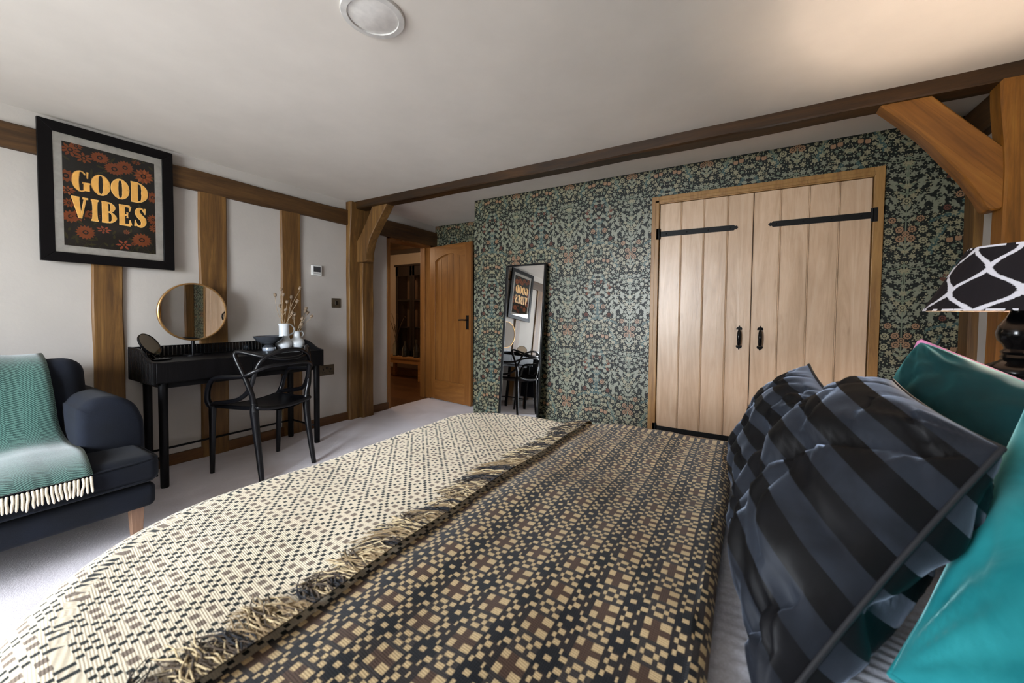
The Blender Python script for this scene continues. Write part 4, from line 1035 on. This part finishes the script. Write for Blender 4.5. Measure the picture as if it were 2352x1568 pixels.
def bedspread():
    t = thing('bedspread', (-.5, .8, .66), 'cream and black woven bedspread with fringed dark border turned back', 'bedspread')
    # boundaries of the cell pattern along one axis, in PER/8 units (non-uniform so each square is whole cells)
    cuts = sorted(set([0, .5, 1.5, 1.98, 2.45, 2.5, 3.45, 3.55, 3.62, 3.5, 4]+[]))
    cuts = [0, .43, .57, 1.43, 1.57, 2.14, 2.43, 2.5, 3.46, 3.57, 4]
    full = sorted(set([round(c, 3) for c in cuts]+[round(8-c, 3) for c in cuts]))   # 0..8
    def lines(a0, a1):
        out = []; k0 = int(math.floor(a0/PER))-1; k1 = int(math.ceil(a1/PER))+1
        for k in range(k0, k1+1):
            for c in full[:-1]:
                x = (k*8+c)*PER/8
                if a0 <= x <= a1: out.append(x)
        if out[0]-a0 > 1e-4: out.insert(0, a0)
        if a1-out[-1] > 1e-4: out.append(a1)
        return out
    def sheet(name, sx, qy, fn, mats, side, parent, x_off=0):
        b = MB(); b.v = [tuple(fn(s, q)) for q in qy for s in sx]; W_ = len(sx); uv = [(q, s) for q in qy for s in sx]
        for j in range(len(qy)-1):
            for i in range(len(sx)-1):
                sc, qc = (sx[i]+sx[i+1])/2, (qy[j]+qy[j+1])/2
                px, py = (sc-x_off)/PER*8, qc/PER*8; tk = token(px, py)
                if side == 'light': mi = {0: 0, 1: 1, 2: 2}[tk]
                else:
                    zn = ground_zone(px, py)
                    mi = 0 if tk else {'star': 1, 'cluster': 2, 'band': 3, 'mid': 4}[zn]
                b.f.append((j*W_+i, j*W_+i+1, (j+1)*W_+i+1, (j+1)*W_+i)); b.mi.append(mi)
        return b.build(name, mats, parent, smooth=True, uv=lambda i: uv[i])
    r = .085
    # lower layer, cream side up: from the hang at the foot to the turned edge
    sx = lines(XF-.42, -.50); qy = lines(YN-.42, YFAR+.42)
    f1 = lambda s, q: drape_pt(s, q, .012, XF-.085, YN-.055, YFAR+.005)
    sheet('woven_body', sx, qy, f1, [CRM, GRN, TAU], 'light', t)
    # turned back flap, dark side up; ends in the fringe at x=-.555 and rolls under at x=-.02
    def f2(s, q):
        xr = -.030+.012*nz(0, q*2.2, 9)+.006*sin(q*7)
        rr = .021
        xe = -.555+.012*nz(3, q*2.5, 1)
        if s > xr-rr:
            d = s-(xr-rr); a = d/rr
            base = drape_pt(xr-rr, q, .032, -5, YN-.060, YFAR+.010)
            if a <= pi: return base+Vector((rr*sin(a), 0, -rr*(1-cos(a))))
            return base+Vector((-(d-rr*pi), 0, -2*rr))
        sag = .010*exp(-((s-xe)/.05)**2)
        p = drape_pt(s, q, .032-sag, -5, YN-.060, YFAR+.010)
        p.z += .006*nz(s*9, q*4, 6)+.007*sstep(-.20, -.08, s)*sin(q*16+nz(q*3, 0, 0)*4)*.55
        return p
    sx2 = lines(-.555, .10)
    sheet('turned_back_flap', sx2, qy, f2, [CRD, NVY, BRN, DRK, MID], 'dark', t, .012)
    # fringe
    FR = [weave_mat('fringe_cream', '#c9b48c'), weave_mat('fringe_brown', '#4a3d30'), weave_mat('fringe_black', '#191a1f'), weave_mat('fringe_tan', '#8c7656')]
    b = MB(); rnd = random.Random(8)
    q = YN-.30
    while q < YFAR+.30:
        tuft = rnd.uniform(-.035, .035); L = rnd.uniform(.080, .120); cols_ = rnd.choice([(0, 1, 2), (0, 1, 3), (0, 3, 3), (0, 1, 1), (2, 2, 1)])
        tw = rnd.uniform(.016, .024)
        for k in range(17):
            q0 = q+rnd.uniform(0, tw); dq = tuft+rnd.uniform(-.026, .026); l_ = L*rnd.uniform(.65, 1.1)
            p0 = f2(-.552, q0); pts = []
            conv = (q+tw/2-q0)
            for m_ in range(6):
                f_ = m_/5; s_ = -.552-l_*f_; qq = q0+dq*f_*f_+conv*.4*f_+.005*sin(f_*7+k)
                g = f1(max(s_, XF), qq); lift = .020*(1-f_)**1.4+.004+.010*rnd.random()*sin(pi*f_)+.002
                pts.append(Vector((lerp(p0.x, s_, 1), g.y, g.z+lift)) if YN < qq < YFAR else Vector((s_, g.y, g.z+.012)))
            b.tube(pts, [.0014, .0014, .0013, .0012, .0011, .0006], 4, rnd.choice(cols_), cap=False)
        q += tw*rnd.uniform(.75, 1.05)
    fr = b.build('fringe', FR, t, smooth=True, uv=lambda i: (0.001*i, .001*i)); fr['kind'] = 'stuff'
    return f1
bedspread()
def duvet():
    b = MB()
    def f(u, v):
        s = lerp(-1.00, .98, u); q = lerp(YN-.16, YFAR+.16, v)
        p = drape_pt(s, q, -.012, -1.10, YN-.02, YFAR-.02)
        if s > -.05: p.z += .0012*sin(q*300+s*60*nz(s*3, q*3)+nz(s*5, q*3)*9)+.005*nz(s*9, q*9)+.004*nz(s*4, q*14, 3)
        return p
    b.grid(f, 160, 420)
    o = b.build('duvet', SHEET, smooth=True); tag(o, 'white crinkled cotton duvet showing between bedspread and cushions', 'duvet')
    s = o.modifiers.new('thick', 'SOLIDIFY'); s.thickness = .02; s.offset = -1
duvet()

# ------------------------------------------------------------ cushions
def velvet(name, c1, c2, edge, stripes=None):
    t = NT(name); a = t.noise(t.coord('Object', (1, 1, 1)), 9, 4, .6, .8)
    col = t.ramp(a, [(.35, srgb(c1)), (.65, srgb(c2))])
    if stripes:
        uvn = t.n('ShaderNodeUVMap'); sep = t.n('ShaderNodeSeparateXYZ'); t.l(uvn.outputs[0], sep.inputs[0])
        f_ = t.math('FRACT', t.math('MULTIPLY', sep.outputs[1], stripes[0]))
        m_ = t.math('GREATER_THAN', f_, .5)
        col = t.mix(m_, col, srgb(stripes[1])); col = t.mix(t.ramp(t.noise(t.coord('Object', (1, 1, 1)), 6, 2, .5, 1), [(.45, (0, 0, 0, 1)), (.75, (.75, .75, .75, 1))]), col, srgb('#0c0d12'))
        t.l(t.math('ADD', t.math('MULTIPLY', m_, -.05), .62), t.b.inputs['Roughness'])
        t.l(t.math('SUBTRACT', 1.0, m_), t.b.inputs['Sheen Weight'])
        t.b.inputs['Specular IOR Level'].default_value = .2
    else:
        t.set(None, .7, 0, .2, .9)
    t.l(col, t.b.inputs['Base Color']); t.b.inputs['Sheen Roughness'].default_value = .35; t.b.inputs['Sheen Tint'].default_value = srgb(edge)
    t.bump(t.noise(t.coord(), 600, 2), .15, .001)
    return t.m
def cushion(name, A, B, C, D, front, back, mat, pipe, label, n=56, seed=0, wr=.006, pinch=.05, pipes=True, pr=.004, fold=.45):
    """A,B,C,D seam corners (A far top, B near top, C near bottom, D far bottom); normal points to the front face"""
    A, B, C, D = map(Vector, (A, B, C, D)); ctr = (A+B+C+D)/4
    nrm = (B-A).cross(D-A).normalized()
    if nrm.dot(Vector(front[1])) < 0: nrm = -nrm
    t = thing(name, tuple(ctr), label, 'cushion')
    bw, uv = MB(), []
    def base(u, v):
        # edges bow inward between pinched corners
        e = pinch
        uu = .5+(u-.5)*(1-e*4*v*(1-v)*1.0)*1.0; vv = .5+(v-.5)*(1-e*4*u*(1-u))
        return (A*(1-uu)+B*uu)*(1-vv)+(D*(1-uu)+C*uu)*vv
    def surf(u, v, h, sg):
        U = max(0, 4*u*(1-u)); V = max(0, 4*v*(1-v))
        k = (U**.42)*(V**.42); k = k*(1-.12*(1-U)*(1-V))
        p = base(u, v)
        # radial corner wrinkles and soft dents
        w_ = 0
        for (a, c) in ((0, 0), (1, 0), (1, 1), (0, 1)):
            dx, dy = u-a, v-c; d = hypot(dx, dy); an = atan2(dy, dx)
            w_ += exp(-(d/.33)**2)*sin(an*17+seed+a*2+c*3)*min(1, d*7)*.8
        w_ += 1.3*nz(u*3+seed, v*3, sg*3)+.7*nz(u*8+seed, v*5, sg*5)
        r1 = 1-abs(nz(u*2.2+v*1.2+seed*3, v*1.1-u*.6, sg*2+seed)); r2 = 1-abs(nz(u*3.6-v*2.4+seed, v*3+u*1.5, sg*4+seed*2))
        w_ -= fold*(2.6*max(0, r1-.86)/.14+1.3*max(0, r2-.88)/.12)
        return p+nrm*sg*(h*k+w_*wr*min(1, k*2.2))
    for sg, h in ((1, front[0]), (-1, back)):
        b0 = len(bw.v)
        for j in range(n+1):
            for i in range(n+1):
                u, v = i/n, j/n
                u = .5-.5*cos(pi*u); v = .5-.5*cos(pi*v)
                bw.v.append(tuple(surf(u, v, h, sg))); uv.append((u, v))
        for j in range(n):
            for i in range(n):
                q = (b0+j*(n+1)+i, b0+j*(n+1)+i+1, b0+(j+1)*(n+1)+i+1, b0+(j+1)*(n+1)+i)
                bw.f.append(q if sg > 0 else q[::-1]); bw.mi.append(0)
    o = bw.build('cover', mat, t, smooth=True, uv=lambda i: uv[i]); 
    if pipes:
        N = 40; P = [base(.5-.5*cos(pi*i/N), 0) for i in range(N)]+[base(1, .5-.5*cos(pi*i/N)) for i in range(N)]+[base(.5+.5*cos(pi*i/N), 1) for i in range(N)]+[base(0, .5+.5*cos(pi*i/N)) for i in range(N+1)]
        b = MB(); b.tube(P, pr, 8); b.build('piping', pipe, t, smooth=True)
    return t
STRIPE = velvet('charcoal_velvet_stripe', '#181b22', '#242932', '#8a95a8', (5.6, '#060608'))
TEALV = velvet('teal_velvet', '#04282a', '#073639', '#4a9a9a')
TEALL = velvet('teal_velvet_light', '#0f6c72', '#24858a', '#a0e0e0')
BLP = plain('black_piping', '#16171c', .6); PINK = plain('pink_piping', '#d888b4', .6)
F_ = (-1, -.1, .3)
cushion('cushion', (.292, 1.205, .985), (.300, .775, .955), (.028, .525, .645), (.0, .96, .665), (.145, F_), .11, STRIPE, BLP, 'black and grey striped velvet cushion nearest the viewer, in front of stack', seed=1, wr=.011, fold=1.0)
cushion('cushion', (.155, 1.365, .992), (.17, 1.00, .95), (.02, .90, .668), (.0, 1.30, .672), (.10, F_), .06, STRIPE, BLP, 'black and grey striped velvet cushion behind the first, next to cupboard side', seed=4, wr=.009, fold=.8)
cushion('cushion', (.415, 1.487, 1.062), (.62, 1.11, .92), (.43, .95, .67), (.24, 1.30, .70), (.115, (-1, -.9, .9)), .05, TEALV, PINK, 'dark teal velvet cushion with pink piping behind the striped cushions', seed=7, wr=.008, pr=.0075, pinch=0.0)
cushion('cushion', (.47, 1.12, 1.0), (.72, .80, 1.02), (.40, .36, .68), (.17, .66, .672), (.09, (-1, -.6, 1.6)), .07, TEALL, TEALL, 'pale teal velvet cushion at the near end of the bed', seed=9, wr=.006)
# sleeping pillows behind
cushion('pillow', (.86, 1.52, .93), (.86, .88, .93), (.70, .88, .665), (.70, 1.52, .665), (.07, F_), .07, SHEET, SHEET, 'white pillow against headboard at far side of bed', seed=12, pipes=False)
cushion('pillow', (.88, .80, .93), (.88, .16, .93), (.72, .16, .665), (.72, .80, .665), (.07, F_), .07, SHEET, SHEET, 'white pillow against headboard at near side of bed', seed=13, pipes=False)
for o in bpy.data.objects:
    if o.name.startswith('pillow'): o['category'] = 'pillow'

# ------------------------------------------------------------ bedside table and lamp
LX, LY = .725, 1.825
def nightstand():
    t = thing('nightstand', (LX+.06, LY+.04, 0), 'dark wooden nightstand under the patterned lamp', 'nightstand')
    b = MB(); b.box(LX-.16, XR-.04, LY-.19, LY+.25, .70, .73); b.build('top', BLW, t, bevel=.003)
    b = MB(); b.box(LX-.14, XR-.05, LY-.17, LY+.23, .50, .70); b.build('carcass', BLW, t, bevel=.002)
    b = MB(); b.box(LX-.152, LX-.14, LY-.155, LY+.215, .52, .69); b.build('drawer_front', BLW, t, bevel=.002)
    for x in (LX-.12, XR-.07):
        for y in (LY-.15, LY+.21):
            b = MB(); b.box(x-.018, x+.018, y-.018, y+.018, 0, .50); b.build('leg', BLW, t, bevel=.002)
nightstand()
def lamp():
    t = thing('table_lamp', (LX, LY, .73), 'black turned wood table lamp with black and white ikat shade, lit', 'lamp')
    b = MB(); z = .730
    prof = [(.085, 0), (.088, .012), (.080, .028), (.055, .045), (.040, .075), (.034, .11), (.040, .15), (.052, .19), (.066, .215), (.072, .232), (.066, .248), (.040, .262), (.030, .270), (.034, .278), (.030, .286), (.034, .294), (.026, .304), (.030, .316), (.042, .332), (.046, .352), (.040, .376), (.026, .400), (.018, .420), (.018, .440), (.024, .446), (.016, .452), (.014, .485)]
    b.lathe(prof, (LX, LY, z), 40); b.build('base', BLG, t, smooth=True, auto=50)
    zb, zt, Rb, Rt = 1.151, 1.352, .208, .112
    m_ = NT('ikat_shade'); uvn = m_.n('ShaderNodeUVMap'); sep = m_.n('ShaderNodeSeparateXYZ'); m_.l(uvn.outputs[0], sep.inputs[0])
    u, v = sep.outputs[0], sep.outputs[1]
    jit = m_.math('MULTIPLY', m_.math('SUBTRACT', m_.noise(m_.coord('UV', (8, 60, 1)), 3, 2), .5), .10)
    uu = m_.math('ADD', m_.math('MULTIPLY', u, 7), jit)
    vv = m_.math('ADD', v, .70-.30)
    a = m_.math('MULTIPLY', m_.math('PINGPONG', vv, .35), .5/.35)
    a = m_.math('ADD', a, m_.math('MULTIPLY', m_.math('SINE', m_.math('MULTIPLY', a, 4*pi)), -.045))
    d1 = m_.math('ABSOLUTE', m_.math('SUBTRACT', m_.math('FRACT', m_.math('ADD', uu, m_.math('ADD', a, 10))), .5))
    d2 = m_.math('ABSOLUTE', m_.math('SUBTRACT', m_.math('FRACT', m_.math('ADD', uu, m_.math('SUBTRACT', 10, a))), .5))
    d = m_.math('MINIMUM', d1, d2)
    line = m_.math('LESS_THAN', d, .06)
    rim = m_.math('MULTIPLY', m_.math('LESS_THAN', m_.math('MINIMUM', v, m_.math('SUBTRACT', 1, v)), .03), m_.math('GREATER_THAN', m_.noise(m_.coord('UV', (30, 1, 1)), 1.2, 1), .5))
    c = m_.mix(m_.math('MAXIMUM', line, rim), srgb('#1c181c'), srgb('#d4d3dc'))
    SH = m_.set(c, .8, 0, .2)
    inner = plain('shade_lining', '#3a3028', .8)
    b = MB(); N = 96; uv = []
    rows = 14
    for off in (0, -.003):
        for j in range(rows+1):
            for k in range(N+1):
                a = 2*pi*k/N+pi*.62+.17; R = lerp(Rb, Rt, j/rows)+off+.0012*sin(k*pi/1.5)*(1 if off == 0 else 0)
                b.v.append((LX+R*cos(a), LY+R*sin(a), lerp(zb, zt, j/rows))); uv.append((k/N, j/rows))
    W_ = N+1; K = (rows+1)*W_
    for j in range(rows):
        for k in range(N):
            q = (j*W_+k, j*W_+k+1, (j+1)*W_+k+1, (j+1)*W_+k)
            b.f.append(q); b.mi.append(0); b.f.append(tuple(K+i for i in q[::-1])); b.mi.append(1)
    for k in range(N):
        b.f.append((k, K+k, K+k+1, k+1)); b.mi.append(0); z_ = rows*W_; b.f.append((z_+k, z_+k+1, K+z_+k+1, K+z_+k)); b.mi.append(0)
    b.build('lamp_shade', [SH, inner], t, smooth=True, auto=50, uv=lambda i: uv[i])
    em = NT('bulb_glow'); em.b.inputs['Emission Color'].default_value = (1, .62, .28, 1); em.b.inputs['Emission Strength'].default_value = 6
    b = MB(); b.lathe([(.014, 1.160), (.020, 1.162), (.095, 1.164), (.095, 1.168), (.018, 1.172)], (LX, LY, 0), 24); b.build('bulb_light_baffle', BLG, t, smooth=True, auto=40)  # unseen wide disc added inside the shade to block the bulb's downward light
    b = MB(); b.ball((LX, LY, 1.205), .024, .024, .034); b.build('bulb', em.m, t, smooth=True)
    point('lamp_bulb_light', (LX, LY, 1.205), 12.0, (1.0, .80, .64), .03)
    bpy.data.objects['lamp_bulb_light'].data.use_shadow = True
lamp()
for o in bpy.data.objects:
    if o.name == 'bulb': o.visible_shadow = True

# ------------------------------------------------------------ hall furniture seen through the doorway
def hall():
    OB = oak('bench_oak', '#8c5f34', '#a87643', '#ba8850', 'X', .4, .2, 0)
    DW = oak('dark_cabinet_wood', '#130b06', '#1d120a', '#281910', 'Z', .45, 0, 0)
    t = thing('bench', (-5.0, 4.72, 0), 'oak bench carrying the dark cabinet in the hall', 'bench')
    x0, x1, y0, y1 = -5.45, -4.50, 4.59, 4.90
    b = MB(); b.box(x0, x1, y0, y1, .345, .385); b.build('seat', OB, t, bevel=.004)
    b = MB(); b.box(x0+.04, x1-.04, y0+.02, y0+.04, .27, .345); b.build('apron', OB, t)
    for x in (x0+.035, x1-.07):
        for y in (y0+.035, y1-.035):
            b = MB(); b.box(x-.025, x+.03, y-.025, y+.025, 0, .345); b.build('leg', OB, t, bevel=.003)
    t = thing('display_cabinet', (-4.83, 4.80, .385), 'tall dark glazed display cabinet seen through the open doorway', 'cabinet')
    a0, a1, c0, c1, z0, z1 = -5.20, -4.36, 4.70, 4.93, .386, 1.90
    b = MB(); b.box(a0, a0+.03, c0, c1, z0, z1); b.box(a1-.03, a1, c0, c1, z0, z1); b.box(a0, a1, c0, c1, z0, z0+.04); b.box(a0, a1, c0, c1, z1-.04, z1); b.build('carcass', DW, t)
    b = MB(); b.box(a0-.03, a1+.03, c0-.03, c1, z1, z1+.035); b.build('cornice', DW, t, bevel=.01)
    gl = pane_glass('cabinet_glass')
    mid = (a0+a1)/2-.03
    for (p, q) in ((a0, mid), (mid, a1)):
        b = MB(); w_ = .055
        b.box(p+.004, p+w_, c0-.02, c0, z0, z1); b.box(q-w_, q-.004, c0-.02, c0, z0, z1); b.box(p, q, c0-.02, c0, z0, z0+.10); b.box(p, q, c0-.02, c0, z1-.16, z1)
        b.box(p, q, c0-.016, c0-.004, 1.32, 1.345)
        d = b.build('door', DW, t, bevel=.002)
        b = MB(); b.add([(p+w_-.002, c0-.012, z0+.10), (q-w_+.002, c0-.012, z0+.10), (q-w_+.002, c0-.012, z1-.16), (p+w_-.002, c0-.012, z1-.16)], [(0, 1, 2, 3)]); b.build('glass_pane', gl.m, d)
    for zz in (.86, 1.32):
        b = MB(); b.box(a0+.03, a1-.03, c0+.01, c1, zz, zz+.015); b.build('shelf', DW, t)
    b = MB(); b.box(a0+.03, a1-.03, c1-.01, c1, z0+.04, z1-.04); b.build('back_panel', oak('cabinet_back', '#4a3322', '#5c412b', '#6d4f36', 'Z', .6, 0, 0), t)
    # glass bottles on the bench edge
    cg = NT('bottle_glass'); cg.set((.85, .9, .9, 1), .02, 0, .6); cg.b.inputs['Transmission Weight'].default_value = 1; cg.b.inputs['IOR'].default_value = 1.4
    for x, h, nm in ((-5.14, .34, 'leftmost of the clear glass bottles on the hall bench'), (-4.92, .26, 'shorter clear glass bottle in the middle of the hall bench'), (-4.66, .30, 'rightmost of the clear glass bottles on the hall bench')):
        b = MB(); R = .05; b.lathe([(R*.9, 0), (R, .01), (R, h*.55), (R*.5, h*.72), (R*.3, h*.8), (R*.3, h*.95), (R*.4, h), (R*.25, h), (R*.2, h*.8), (R*.85, h*.5), (R*.85, .015), (.0001, .012)], (x, 4.635, .3855), 24)
        tag(b.build('glass_bottle', cg.m, smooth=True, auto=50), nm, 'bottle', 'bottles on the hall bench')
    b = MB(); rnd = random.Random(5)
    for k in range(9):
        a = rnd.uniform(-.5, .5); L = rnd.uniform(.35, .60)
        b.tube(catmull([(-5.14, 4.635, .42), (-5.14+a*.05, 4.635, .70), (-5.14+a*L*.7, 4.62+rnd.uniform(-.04, .04), .5+L), (-5.14+a*L*1.2, 4.60, .55+L*.9)], 4), .003, 5)
    tag(b.build('dried_branches', plain('dry_twig', '#5a4430', .8)), 'dried twigs spreading from the leftmost glass bottle', 'dried flower')
hall()
